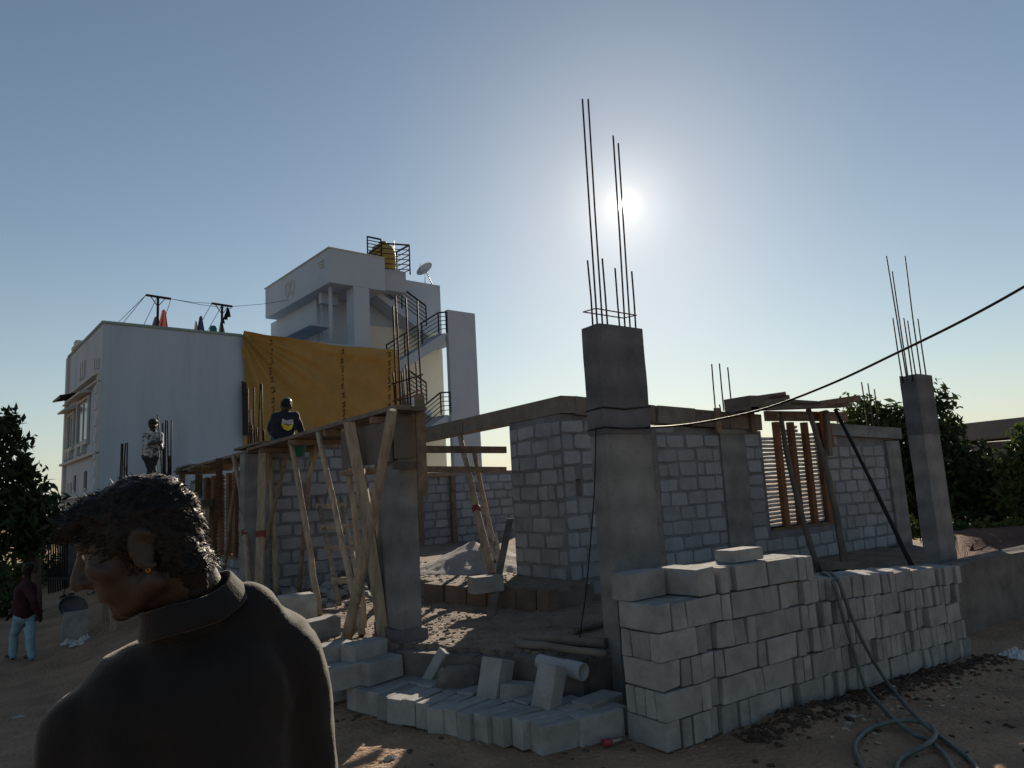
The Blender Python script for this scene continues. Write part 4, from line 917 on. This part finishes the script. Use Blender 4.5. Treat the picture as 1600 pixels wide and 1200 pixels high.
# gate shelter on the left
gd = 22
gt = empty('metal_gate', PD(92, 930, gd), 'dark upright-barred metal gate under a flat roof at left', 'gate'); o_ = Vector(gt.location)
for k in range(9): x = 76+k*3.6; MB().bar(PD(x, 935, gd)-o_, PD(x, 828, gd)-o_, .045, .045, (0, 1, 0)).build('bar', 'dark_metal', gt)
for y in (905, 830): MB().bar(PD(74, y, gd)-o_, PD(108, y-2, gd)-o_, .06, .08).build('rail', 'dark_metal', gt)
sh = empty('gate_shelter', PD(100, 935, gd+1), 'small flat roofed shelter beside the barred gate', 'shelter'); o_ = Vector(sh.location)
MB().bar(PD(70, 812, gd+1)-o_, PD(150, 808, gd+1)-o_, 1.6, .18).build('roof', 'brown_stone', sh)
MB().bar(PD(106, 935, gd+.6)-o_, PD(106, 815, gd+.6)-o_, .28, .28, (0, 1, 0)).build('post', 'concrete_dark', sh)
MB().bar(PD(120, 845, gd+1)-o_, PD(120, 892, gd+1)-o_, .42, .06, (0, 1, 0)).build('panel', 'beige_panel', sh)
MB().bar(PD(150, 940, gd+1.2)-o_, PD(150, 815, gd+1.2)-o_, 1.7, .15, (0, 1, 0)).build('back_wall', 'far_wall', sh)
bundle('thin far rebars poking above the gate roof at left', [((93, 782), (93, 812)), ((98, 778), (98, 812)), ((90, 790), (90, 812))], dep=40, r=.03)
p = gp(116, 998, 0); sb = empty('stone_slab', p, 'pale grey stone slab standing upright on the ground left of the near man', 'slab')
m = MB().hexa([Vector(v) for v in ((-.22, -.06, 0), (.2, -.1, 0), (.2, .02, 0), (-.22, .06, 0), (-.19, -.04, .5), (.24, -.08, .52), (.24, .0, .52), (-.19, .04, .5))]); m.build('slab', 'block', sb)
p = gp(110, 965, .12); 
bs_ = MB().lathe((0, 0, 0), [(0, .0), (.2, .0), (.27, .08), (.285, .09), (.2, .02)], 20); o = bs_.build('mortar_pan', 'concrete_dark', None); o.location = PD(112, 952, 15); o.rotation_euler = (radians(55), 0, radians(20)); tag(o, 'dusty round mortar pan propped behind the upright stone slab', 'pan')
for k, (x, y) in enumerate(((122, 1008), (134, 1000), (108, 1006))):
    p = gp(x, y, .0); tag(crumple(p, .14, .1, .08, 20+k).build('rubble', 'white_plastic', base=p), ('pale scrap of paper nearest the near man at left', 'pale scrap behind the shoulder of the near man', 'pale scrap at the foot of the upright slab')[k], 'scrap')
# right side: trees, shrubs, bank, walls, distant shed
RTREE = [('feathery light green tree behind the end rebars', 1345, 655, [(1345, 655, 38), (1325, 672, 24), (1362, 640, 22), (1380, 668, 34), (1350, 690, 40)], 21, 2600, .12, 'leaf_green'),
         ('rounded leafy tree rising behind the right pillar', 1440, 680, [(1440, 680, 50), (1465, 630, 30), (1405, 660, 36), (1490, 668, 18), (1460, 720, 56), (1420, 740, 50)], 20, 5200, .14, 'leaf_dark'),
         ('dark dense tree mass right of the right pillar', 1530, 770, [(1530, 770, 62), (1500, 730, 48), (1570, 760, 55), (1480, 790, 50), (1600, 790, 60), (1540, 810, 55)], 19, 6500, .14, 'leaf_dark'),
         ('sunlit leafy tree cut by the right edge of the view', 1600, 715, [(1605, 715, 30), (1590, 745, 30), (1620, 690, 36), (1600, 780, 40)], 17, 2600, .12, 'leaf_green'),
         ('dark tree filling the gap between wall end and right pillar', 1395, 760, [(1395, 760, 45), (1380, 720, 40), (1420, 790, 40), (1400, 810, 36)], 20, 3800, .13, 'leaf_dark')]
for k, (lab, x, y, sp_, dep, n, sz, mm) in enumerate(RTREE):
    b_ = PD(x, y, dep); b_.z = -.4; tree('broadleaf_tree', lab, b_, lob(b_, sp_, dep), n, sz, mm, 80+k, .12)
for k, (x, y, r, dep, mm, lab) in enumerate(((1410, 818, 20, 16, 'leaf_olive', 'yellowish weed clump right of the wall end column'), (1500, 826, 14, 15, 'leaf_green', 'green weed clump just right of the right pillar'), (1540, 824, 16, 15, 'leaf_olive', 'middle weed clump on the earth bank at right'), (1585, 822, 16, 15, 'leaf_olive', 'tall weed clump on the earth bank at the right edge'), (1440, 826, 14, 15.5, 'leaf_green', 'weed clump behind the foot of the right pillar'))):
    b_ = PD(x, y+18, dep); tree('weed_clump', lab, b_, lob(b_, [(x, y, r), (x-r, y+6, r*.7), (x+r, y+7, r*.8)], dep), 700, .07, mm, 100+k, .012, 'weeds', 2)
bk_ = MB(); vs = []; fs = []; nn = 60
prof = [(-.3, -.6), (-.05, .0), (.1, .3), (.3, .40), (.75, .44), (.9, .56), (1.3, .6), (2.2, .55), (3, .2), (3.4, -.6)]
for i in range(nn+1):
    for k, (dy, z) in enumerate(prof): x = 11.6+i*.4+dy*1.6; vs.append((x, 5.2+dy+.02*i+.10*fbm(x*.8, dy, 1), (z+.08*fbm(x*1.5, dy*2, 6)) if i > 1 else -.6))
for i in range(nn):
    for k in range(len(prof)-1): a = i*len(prof)+k; fs.append((a, a+len(prof), a+len(prof)+1, a+1))
tag(MB().add(vs, fs, True).build('earth_bank', 'red_soil'), kind='structure')
bwl = roughbox(10.02, 4.62, -.6, 22, 4.86, .58, 5, .03, 9); tag(bwl.build('boundary_wall', 'plinth', base=(10, 4.6, -.6)), 'low grey concrete boundary wall right of the block stack', 'wall')
fs_ = empty('distant_shed', PD(1560, 700, 36), 'distant long grey building with a flat concrete roof edge at right', 'building'); o_ = Vector(fs_.location)
MB().bar(PD(1480, 681, 38)-o_, PD(1800, 650, 30)-o_, 4, .85).build('roof_slab', 'far_wall', fs_)
MB().bar(PD(1480, 745, 38.5)-o_, PD(1800, 735, 30.5)-o_, 3, 3.3).build('wall', 'concrete_dark', fs_)
for x in (1530, 1575): MB().bar(PD(x, 690, 33)-o_, PD(x, 760, 33)-o_, .35, .3, (0, 1, 0)).build('pier', 'far_wall', fs_)
bundle('thin rebar on the distant building beside the rounded tree', [((1481, 630), (1485, 660)), ((1486, 645), (1487, 662))], dep=30, r=.02)
# loose gravel, chips and wood shavings
def scatter(name, m, n, f, smin, smax, seed, flat=.6):
    rr = random.Random(seed); vs = []; fs = []
    for _ in range(n):
        p = f(rr)
        if p is None: continue
        s = rr.uniform(smin, smax)*(1 if rr.random() < .9 else 1.8); a = rr.uniform(0, 6.3); o = len(vs)
        R_ = Matrix.Rotation(a, 3, 'Z') @ Matrix.Rotation(rr.uniform(-.5, .5), 3, 'X')
        for c in ((-1, -.6, -.3), (.9, -.8, -.3), (1, .7, -.3), (-.7, .9, -.3), (-.5, -.4, .6), (.5, -.3, .7), (.6, .4, .5), (-.4, .5, .6)):
            vs.append(p+R_ @ Vector((c[0]*s*rr.uniform(.7, 1.2), c[1]*s*rr.uniform(.5, 1), c[2]*s*flat)))
        fs += [[o+i for i in f_] for f_ in ((4, 5, 6, 7), (0, 1, 5, 4), (1, 2, 6, 5), (2, 3, 7, 6), (3, 0, 4, 7))]
    tag(MB().add(vs, fs).build(name, m), kind='stuff')
def fg(rr): x = rr.uniform(-1.5, 9.5); y = rr.uniform(1.2, 8); return Vector((x, y, gz(x, y))) if not inside(x, y, PLE) else None
scatter('gravel', 'dirt', 5000, fg, .006, .02, 1)
def ff(rr):
    x = rr.uniform(2.2, 8); y = rr.uniform(5, 12); return Vector((x, y, FZ+fz(x, y))) if inside(x, y, PLE) and not inside(x, y, LED) else None
scatter('floor_gravel', 'floor_soil', 5000, ff, .008, .028, 2)
def fi(rr): x = rr.uniform(4.4, 8); y = rr.uniform(7, 12); return Vector((x, y, .68+fz(x, y))) if inside(x, y, LED) else None
scatter('inner_gravel', 'floor_soil', 1500, fi, .01, .03, 3)
def fd(rr): x = rr.uniform(3.5, 5.6); y = rr.uniform(9.5, 11.9); return Vector((x, y, FZ+.02+.1*rr.random()))
scatter('broken_rubble', 'block', 160, fd, .03, .11, 4)
def fs2(rr): x = rr.uniform(4.6, 8.6); y = rr.gauss(3.3+.05*(x-4), .16); return Vector((x, y, gz(x, y)+.005))
scatter('wood_shavings', 'chip', 120, fs2, .008, .028, 5, .12)
def fs3(rr): x = rr.uniform(4.4, 9); y = 3.55+.06*(x-4)+rr.gauss(0, .1); return Vector((x, y, gz(x, y)+.01))
scatter('loose_clods', 'clod', 1100, fs3, .008, .03, 6)

for k, (x, y, sx, lab) in enumerate(((1330, 1120, .05, 'small pale scrap of sack on the dirt left of the hose loop'), (30, 1120, .07, 'flattened pale scrap on the dirt by the left edge'), (610, 1185, .05, 'small crumpled scrap on the dirt before the low pile'))):
    p = gp(x, y, .0); tag(crumple(p, sx, sx*.7, .02, 40+k).build('litter', 'cloth_pale', base=p), lab, 'litter')
scatter('pebbles', 'clod', 420, fg, .014, .04, 11)
# ------------------------------------------------------------------ people
def fuse(parts, voxel, it=6, name='body', m='skin', parent=None, base=None, fac=.5, disp=None):
    """ parts: capsules (a, b, ra, rb[, flatten vector, amount]) and ellipsoids ('e', c, (axes as 3 vectors)); merged to ONE skin """
    bm = bmesh.new()
    for q in parts:
        if q[0] == 'e':
            _, c, ax3 = q; Mx = Matrix((ax3[0], ax3[1], ax3[2])).transposed().to_4x4(); Mx.translation = c
            bmesh.ops.create_icosphere(bm, subdivisions=3, radius=1, matrix=Mx); continue
        a, b, ra, rb = Vector(q[0]), Vector(q[1]), q[2], q[3]; d = b-a; L = max(d.length, 1e-4); Q = d.to_track_quat('Z', 'Y').to_matrix().to_4x4(); Q.translation = a
        vs = []; n = 14; rings = []
        for k in range(6): th = -pi/2+pi/2*k/5.0; rings.append((ra*cos(th), ra*sin(th)))
        for k in range(6): th = pi/2*k/5.0; rings.append((rb*cos(th), L+rb*sin(th)))
        for r_, z in rings: vs.append([bm.verts.new(Q @ Vector((max(r_, 1e-4)*cos(2*pi*i/n), max(r_, 1e-4)*sin(2*pi*i/n), z))) for i in range(n)])
        for k in range(len(rings)-1):
            for i in range(n): bm.faces.new((vs[k][i], vs[k][(i+1) % n], vs[k+1][(i+1) % n], vs[k+1][i]))
        bm.faces.new(list(reversed(vs[0]))); bm.faces.new(vs[-1])
    me = bpy.data.meshes.new('tmp'); bm.to_mesh(me); bm.free(); o = bpy.data.objects.new('tmp', me); COL.objects.link(o)
    r = o.modifiers.new('r', 'REMESH'); r.mode = 'VOXEL'; r.voxel_size = voxel; s_ = o.modifiers.new('s', 'SMOOTH'); s_.factor = fac; s_.iterations = it
    dg = bpy.context.evaluated_depsgraph_get(); res = bpy.data.meshes.new_from_object(o.evaluated_get(dg)); bpy.data.objects.remove(o)
    if base is not None:
        for v in res.vertices: v.co -= Vector(base)
    if disp:
        for v in res.vertices: v.co += v.normal*disp(v.co)
    for p in res.polygons: p.use_smooth = True
    res.name = name; res.materials.clear(); res.materials.append(MAT[m]); return link(name, res, parent)

def worker(lab, base, head, neck, shl, shr, ell, elr, hal, har, pel, knl, knr, ftl, ftr, fwd, s, top, legs, cap=None, sleeve=1.0, hairm='hair', extra=None):
    """ small figures: joints are world points """
    e = empty('person', base, lab, 'person'); B = Vector(base); vx = .016*s
    up = (Vector(head)-Vector(neck)).normalized(); fwd = Vector(fwd).normalized(); side = fwd.cross(up).normalized()
    def c(a, b, r0, r1): return (Vector(a), Vector(b), r0*s, r1*s)
    hands = []
    for el, ha in ((ell, hal), (elr, har)):
        d = (Vector(ha)-Vector(el)).normalized(); sd = d.orthogonal().normalized()
        hands.append(c(ha, Vector(ha)+d*.07*s, .035, .03))
        for k in range(4): hands.append(c(Vector(ha)+d*.07*s+sd*(k-1.5)*.018*s, Vector(ha)+d*(.14+.012*(1.5-abs(k-1.5)))*s+sd*(k-1.5)*.02*s-up*.02*s, .01, .008))
        hands.append(c(Vector(ha)+d*.02*s, Vector(ha)+d*.06*s+sd*.06*s, .013, .01))
    fe = []
    for kn, ft in ((knl, ftl), (knr, ftr)): fe.append(c(Vector(ft)+Vector((0, 0, .04*s)), Vector(ft)+fwd*.16*s+Vector((0, 0, .025*s)), .042, .03))
    H = Vector(head)
    parts = [('e', H, (side*.075*s, fwd*.095*s, up*.115*s)), c(H-up*.07*s+fwd*.03*s, H-up*.09*s+fwd*.055*s, .05, .035), c(H+fwd*.09*s-up*.0*s, H+fwd*.11*s-up*.03*s, .012, .016),
             c(H+side*.078*s, H+side*.082*s-up*.03*s, .018, .012), c(H-side*.078*s, H-side*.082*s-up*.03*s, .018, .012),
             c(H-up*.05*s, neck, .055, .06), c(neck, (Vector(shl)+Vector(shr))/2, .06, .08), c(shl, shr, .065, .065), c((Vector(shl)+Vector(shr))/2-up*.1*s, pel, .085, .09),
             c(shl, ell, .05, .042), c(shr, elr, .05, .042), c(ell, hal, .04, .028), c(elr, har, .04, .028), c(pel, knl, .06, .05), c(pel, knr, .06, .05), c(knl, ftl, .052, .035), c(knr, ftr, .052, .035)]+hands+fe
    fuse(parts, vx*.75, 3, 'body', 'skin', e, B)
    mid = (Vector(shl)+Vector(shr))/2; dn = (Vector(pel)-mid).normalized()
    def sl(a, b): a = Vector(a); return a.lerp(Vector(b), max(0, min(1, sleeve-1)))
    tp_ = [c(shl, shr, .085, .085), c(mid+dn*.05*s+side*.07*s, Vector(pel)-dn*.02*s+side*.05*s, .115, .125), c(mid+dn*.05*s-side*.07*s, Vector(pel)-dn*.02*s-side*.05*s, .115, .125), c(Vector(neck), mid, .07, .1),
           c(shl, ell, .07, .062), c(shr, elr, .07, .062)]
    if sleeve > 1: tp_ += [c(ell, sl(ell, hal), .06, .048), c(elr, sl(elr, har), .06, .048)]
    fuse(tp_, vx, 4, 'shirt', top, e, B, disp=lambda co: .012*s*noise.noise(co*9/s))
    lg_ = [c(Vector(pel)+side*.06*s, Vector(pel)-side*.06*s, .12, .12)]
    for kn, ft, sd in ((knl, ftl, -1), (knr, ftr, 1)):
        hp = Vector(pel)+side*.07*s*sd; lg_ += [c(hp, kn, .1, .076), c(kn, Vector(ft)+(Vector(kn)-Vector(ft))*.12, .074, .062)]
    fuse(lg_, vx, 4, 'trousers', legs, e, B, disp=lambda co: .01*s*noise.noise(co*8/s))
    fuse([('e', H+up*.035*s-fwd*.012*s, (side*.084*s, fwd*.1*s, up*.095*s))], vx*.8, 2, 'hair', hairm, e, B, disp=lambda co: .012*s*noise.noise(co*30/s))
    if cap: fuse([('e', H+up*.06*s, (side*.088*s, fwd*.105*s, up*.075*s)), ('e', H+up*.055*s+fwd*.08*s, (side*.08*s, fwd*.07*s, up*.018*s))], vx*.7, 2, 'cap', cap, e, B)
    for p in e.children: pass
    return e
V = Vector
# walking man in jeans, left: seen from behind, heading left
wd = 12.3
def w(x, y, d=0): return PD(x, y, wd+d)
hd = -RT*.9+FW*.3; hd.z = 0
bz = PD(35, 1033, wd)
worker('man in a dark maroon shirt and pale blue jeans walking at the far left', bz, w(43, 890), w(41, 905), w(40, 916, -.18), w(40, 917, .2), w(52, 938, -.28), w(30, 940, .28), w(60, 958, -.2), w(18, 957, .25), w(38, 962), w(22, 992, .1), w(47, 996, -.1), w(20, 1028, .1), w(50, 1029, -.1), hd, 1.0, 'maroon', 'jeans', sleeve=1.9)
# worker standing behind, holding a rod
sd_ = 14.6
def s2(x, y, d=0): return PD(x, y, sd_+d)
bz = s2(237, 781); bz = V((s2(237, 778).x, s2(237, 778).y, s2(237, 781).z))
plat = MB().box(bz.x-.8, bz.y-.8, bz.z-.2, bz.x+1.0, bz.y+.9, bz.z-.05); plo = empty('work_platform', (bz.x, bz.y, gz(bz.x, bz.y)-.3), 'timber trestle platform carrying the standing worker', 'platform'); o_ = V(plo.location)
plat.v = [v-o_ for v in plat.v]; plat.build('deck', 'old_plank', plo)
for dx in (-.7, .9):
    for dy in (-.7, .8): MB().bar((dx, dy, 0), (dx, dy, bz.z-.2-o_.z), .1, .1, (0, 1, 0)).build('leg', 'pole', plo)
worker('standing worker in a dark cap and pale camouflage shirt holding a rod', bz, s2(239, 664), s2(239, 675), s2(229, 681), s2(249, 681, .05), s2(228, 694, -.1), s2(251, 693, -.1), s2(246, 691, -.28), s2(252, 698, -.28), s2(236, 713), s2(234, 745, -.03), s2(241, 745), s2(233, 776), s2(243, 776), -FW*.6+RT*.75, 1.0, 'camo', 'trouser_dark', cap='black', sleeve=1.25)
rod = MB().tube([s2(246.5, 648, -.3), s2(250, 690, -.3), s2(255, 775, -.3)], .013, 6); tag(rod.build('steel_rod', 'rebar', base=s2(255, 775, -.3)), 'steel rod held upright by the standing worker', 'rod')
# worker crouching on the deck, seen from behind
cd = 10.9
def c2(x, y, d=0): return PD(x, y, cd+d)
bz = c2(445, 690)
cwk = worker('crouching worker in a navy sweatshirt with yellow and grey back print on the timber deck', bz, c2(447, 634, .05), c2(445, 645, .02), c2(431, 652), c2(460, 651, .02), c2(423, 668, .02), c2(467, 664, .1), c2(428, 684, .15), c2(472, 679, .1), c2(440, 683, .02), c2(430, 668, .48), c2(454, 668, .48), c2(431, 697, .35), c2(455, 691, .35), FW, 1.0, 'navy', 'teal', sleeve=1.95)
B_ = V(bz); fr = c2(453, 664, -.185)-B_
def patch(name, m_, pts, dd):
    P = [c2(x, y, -.17-dd)-B_ for x, y in pts]; Q = [p+FW*.02 for p in P]; n = len(P)
    MB().add(P+Q, [list(range(n)), list(reversed(range(n, 2*n)))]+[(i, n+i, n+(i+1) % n, (i+1) % n) for i in range(n)]).build(name, m_, cwk)
patch('back_print_grey', 'grey_print', [(441, 654), (447, 657), (457, 655), (458, 663), (440, 664)], 0); patch('back_print_yellow', 'yellow_print', [(439.5, 663), (444, 662), (448, 664), (454, 663), (457.5, 663.5), (455, 671), (450, 673), (444, 671)], .002)
patch('back_print_stroke', 'navy', [(444, 663), (447, 661.5), (450, 664), (454, 662.5), (455, 663.6), (450, 665.4), (447, 663.3), (444.5, 664.4)], .005)

# ------------------------------------------------------------------ the near man
nd = 1.26
def n2(x, y, d=0): return PD(x, y, nd+d)
fz0 = .16
base = V((n2(290, 1000).x, n2(290, 1000).y, fz0))
me_ = empty('person', base, 'man in a dark collared shirt close to the camera, back turned, head turned left', 'person'); NB = base
# head frame: looks left and down
hc = n2(228, 853, .0)
fh = (-RT*.93-UP*.33-FW*.2).normalized(); uh = (UP*.95-RT*.3+FW*.05); uh = (uh-fh*uh.dot(fh)).normalized(); sh_ = fh.cross(uh).normalized()   # sh_: his right, away from the camera
def hp(f, u_, s): return hc+fh*f+uh*u_+sh_*s
neck_b = n2(300, 935, .03)
shR = n2(434, 1022, .12); shL = n2(142, 1142, -.02); ch = n2(290, 1100, .06)
DN = V((0, 0, -1))
head_parts = [('e', hp(-.004, .026, 0), (fh*.096, sh_*.075, uh*.09)), ('e', hp(.035, .01, 0), (fh*.062, sh_*.066, uh*.075)),
              ('e', hp(.04, -.045, 0), (fh*.055, sh_*.056, uh*.05)), (hp(.055, -.085, 0), hp(.068, -.092, 0), .026, .02), (hp(-.01, -.06, -.045), hp(.05, -.088, -.02), .024, .02), (hp(-.01, -.06, .045), hp(.05, -.088, .02), .024, .02),
              (hp(.094, .03, 0), hp(.122, -.022, 0), .011, .0145), (hp(.106, -.026, -.012), hp(.106, -.026, .012), .012, .012), (hp(.083, .038, -.032), hp(.083, .038, .032), .013, .013),
              (hp(.086, -.05, -.016), hp(.086, -.05, .016), .0085, .0085), (hp(.084, -.061, -.014), hp(.084, -.061, .014), .0095, .0095), (hp(.066, -.01, -.044), hp(.05, -.02, -.052), .022, .02), (hp(.066, -.01, .044), hp(.05, -.02, .052), .022, .02),
              (hp(-.04, -.03, 0), neck_b, .054, .058), (hp(0, -.07, 0), neck_b, .046, .054)]
for s in (-1, 1):   # ears
    for k in range(9):
        a = -1.9+k*.48; r = .030; p = hp(-.022+r*.62*cos(a), -.004+r*sin(a)*1.05, s*.079); a2 = a+.48; q = hp(-.022+r*.62*cos(a2), -.004+r*sin(a2)*1.05, s*.081)
        head_parts.append((p, q, .0075, .0075))
    head_parts.append((hp(-.02, -.004, s*.07), hp(-.016, -.028, s*.072), .014, .011))
body_parts = head_parts+[(neck_b, ch, .055, .1), (shL, shR, .06, .06), (ch, ch+DN*.44, .1, .12)]
elR = shR+DN*.30+RT*.03+FW*.05; elL = shL+DN*.29-RT*.03; haR = elR+DN*.2+FW*.16; haL = elL+DN*.18+FW*.18
pel = ch+DN*.50+FW*.03
for a, b, c_ in ((shR, elR, haR), (shL, elL, haL)):
    body_parts += [(a, b, .05, .042), (b, c_, .04, .028), (c_, c_+(c_-b).normalized()*.07, .035, .035)]; d = (c_-b).normalized(); sdv = RT
    for k in range(4): p = c_+d*.08+sdv*(k-1.5)*.02; body_parts += [(p, p+d*.04, .0105, .01), (p+d*.04, p+d*.068+DN*.025, .01, .009)]
    body_parts.append((c_+d*.02, c_+d*.055-sdv*.055, .014, .011))
for s in (-1, 1):
    hip = pel+RT*.09*s; kn = hip+DN*.40+FW*.03*s; ft = V((hip.x, hip.y, fz0+.06))+FW*.04*s; ft.z = fz0+.05
    body_parts += [(hip, kn, .085, .06), (kn, ft, .052, .036), (ft, ft+(-RT*.6+FW*.8)*.16, .04, .032)]
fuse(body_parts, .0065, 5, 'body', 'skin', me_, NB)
# shirt: shoulders, back, sleeves
def wr(co):
    c = co+NB; q = c-shR
    r_ = abs(noise.noise(V((c.x*7+c.z*5, c.y*7, c.z*3.2))))
    k = (c-shR).length
    f2 = abs(noise.noise(V((atan2(c.z-shR.z, (c-shR).dot(RT))*2.2, k*1.6, 4))))
    along = (c-shR).dot((RT*.35+DN*.9).normalized()); across = (c-shR).dot((RT*.9-DN*.35).normalized())
    f3 = sin(across*46+6*noise.noise(V((along*2.5, across*3, 1))))*ss(noise.noise(V((along*3.5+7, across*5, 5)))*2.2+.45)
    return .012*(.35-r_)+.005*(.3-f2)*exp(-k*k/.05)+.003*noise.noise(c*26)+.0065*f3
mid_s = (shL+shR)/2
sp_ = [(shL+DN*.01, shR+DN*.015, .078, .078), (neck_b+DN*.058, n2(388, 966, .08), .058, .064), (neck_b+DN*.075, n2(225, 1100, 0), .062, .065), (n2(384, 970, .08), shR, .06, .078),
       (n2(330, 1092, .04), n2(340, 1092, .04)+DN*.45, .145, .145), (n2(240, 1120, .03), n2(238, 1120, .03)+DN*.42, .14, .14), (n2(395, 1075, .10), n2(385, 1060, .10)+DN*.45, .105, .11), (n2(200, 1165, .0), n2(205, 1160, 0)+DN*.4, .105, .12),
       (shR, elR, .085, .074), (shL, elL, .08, .074), (elR, elR.lerp(haR, .8), .07, .055), (elL, elL.lerp(haL, .8), .07, .055)]
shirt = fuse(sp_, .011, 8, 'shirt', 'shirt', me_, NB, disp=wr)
# stand collar folded over
cn = n2(300, 944, .03); cu = (UP*.94-RT*.26-FW*.1).normalized(); cxv = RT-cu*RT.dot(cu); cxv.normalize(); cyv = cu.cross(cxv)
vs = []; fs = []; n_ = 40
prof = [(.077, -.04), (.079, .024), (.082, .027), (.086, .023), (.102, -.010), (.105, -.018), (.1, -.02), (.09, .008)]
for i in range(n_+1):
    a = 2*pi*i/n_
    for r_, z in prof: vs.append(cn+cxv*cos(a)*r_*.92+cyv*sin(a)*r_*.95+cu*(z+.004*sin(a*3))-NB)
for i in range(n_):
    for k in range(len(prof)-1): a = i*len(prof)+k; fs.append((a, a+len(prof), a+len(prof)+1, a+1))
MB().add(vs, fs, True).build('collar', 'shirt', me_)
tr_ = [(pel+RT*.08, pel-RT*.08, .15, .15)]
for s in (-1, 1):
    hip = pel+RT*.09*s; kn = hip+DN*.40+FW*.03*s; ft = V((hip.x, hip.y, fz0+.1))+FW*.04*s; tr_ += [(hip, kn, .115, .085), (kn, ft, .082, .07)]
fuse(tr_, .014, 5, 'trousers', 'trouser_dark', me_, NB, disp=lambda co: .01*noise.noise(co*9))
# hair: cap of hair plus separate locks
hair_parts = [('e', hp(-.006, .034, 0), (fh*.098, sh_*.081, uh*.093)), ('e', hp(-.044, -.014, 0), (fh*.05, sh_*.068, uh*.074)), ('e', hp(.055, .082, 0), (fh*.056, sh_*.06, uh*.032)), (hp(-.066, -.058, -.03), hp(-.066, -.058, .03), .03, .03), (hp(-.062, -.06, -.02), hp(-.058, -.105, -.016), .03, .02), (hp(-.062, -.06, .02), hp(-.058, -.105, .016), .03, .02),
              (hp(.012, .03, -.068), hp(.006, .005, -.072), .014, .008), (hp(.015, .03, .068), hp(.012, 0, .072), .018, .010), (hp(.085, .078, -.02), hp(.118, .062, .0), .024, .011), (hp(.085, .075, -.045), hp(.105, .06, -.04), .018, .010)]
hair = fuse(hair_parts, .0075, 3, 'hair', 'hair', me_, NB, disp=lambda co: .006*noise.noise(co*48)+.005*noise.noise(co*120)+.003*noise.noise(co*260))
rr = random.Random(5); hm = MB(); pol = hair.data.polygons; vs = []; fs = []
cen = hp(-.02, .01, 0)-NB
for k in range(11000):
    p = pol[rr.randrange(len(pol))]; c = p.center.copy(); nrm_ = p.normal
    if (c-cen).normalized().dot(uh) < -.75: continue
    fl = (nrm_*rr.uniform(.12, .5)+(-fh*.35-uh*.75)*.8+V((rr.gauss(0, .42), rr.gauss(0, .42), rr.gauss(0, .42))))
    if (c-cen).dot(fh) > .05: fl += fh*1.2+uh*.9
    fl.normalize(); L = rr.uniform(.008, .02); cu_ = nrm_.cross(fl)+V((rr.gauss(0, .3), rr.gauss(0, .3), rr.gauss(0, .3))); cu_.normalize()
    w_ = rr.uniform(.0006, .0011); sdv = fl.cross(nrm_); 
    if sdv.length < .01: continue
    sdv = sdv.normalized()*w_; o = len(vs); a = c-nrm_*.003
    P0 = a; P1 = a+fl*L*.5+cu_*L*.12; P2 = a+fl*L*.95+cu_*L*.42-uh*L*.12
    vs += [P0-sdv, P0+sdv, P1+sdv*.9, P1-sdv*.9, P2]; fs += [[o, o+1, o+2, o+3], [o+3, o+2, o+4]]
MB().add(vs, fs).build('hair_locks', 'hair', me_)['kind'] = 'stuff'
# ear ring, eyes
er = MB().tube([hp(-.018+.003*cos(a), -.039+.003*sin(a), -.083) - NB for a in [2*pi*i/12 for i in range(13)]], .0014, 6, cap=False); er.build('earring', 'gold', me_)
for s in (-1, 1):
    e_ = MB(); bm = bmesh.new(); bmesh.ops.create_uvsphere(bm, u_segments=12, v_segments=8, radius=.011, matrix=Matrix.Translation(hp(.078, .018, s*.031)-NB)); mm = bpy.data.meshes.new('eye'); bm.to_mesh(mm); bm.free(); mm.materials.append(MAT['eye_white']); link('eye', mm, me_)
S.render.engine = 'CYCLES'
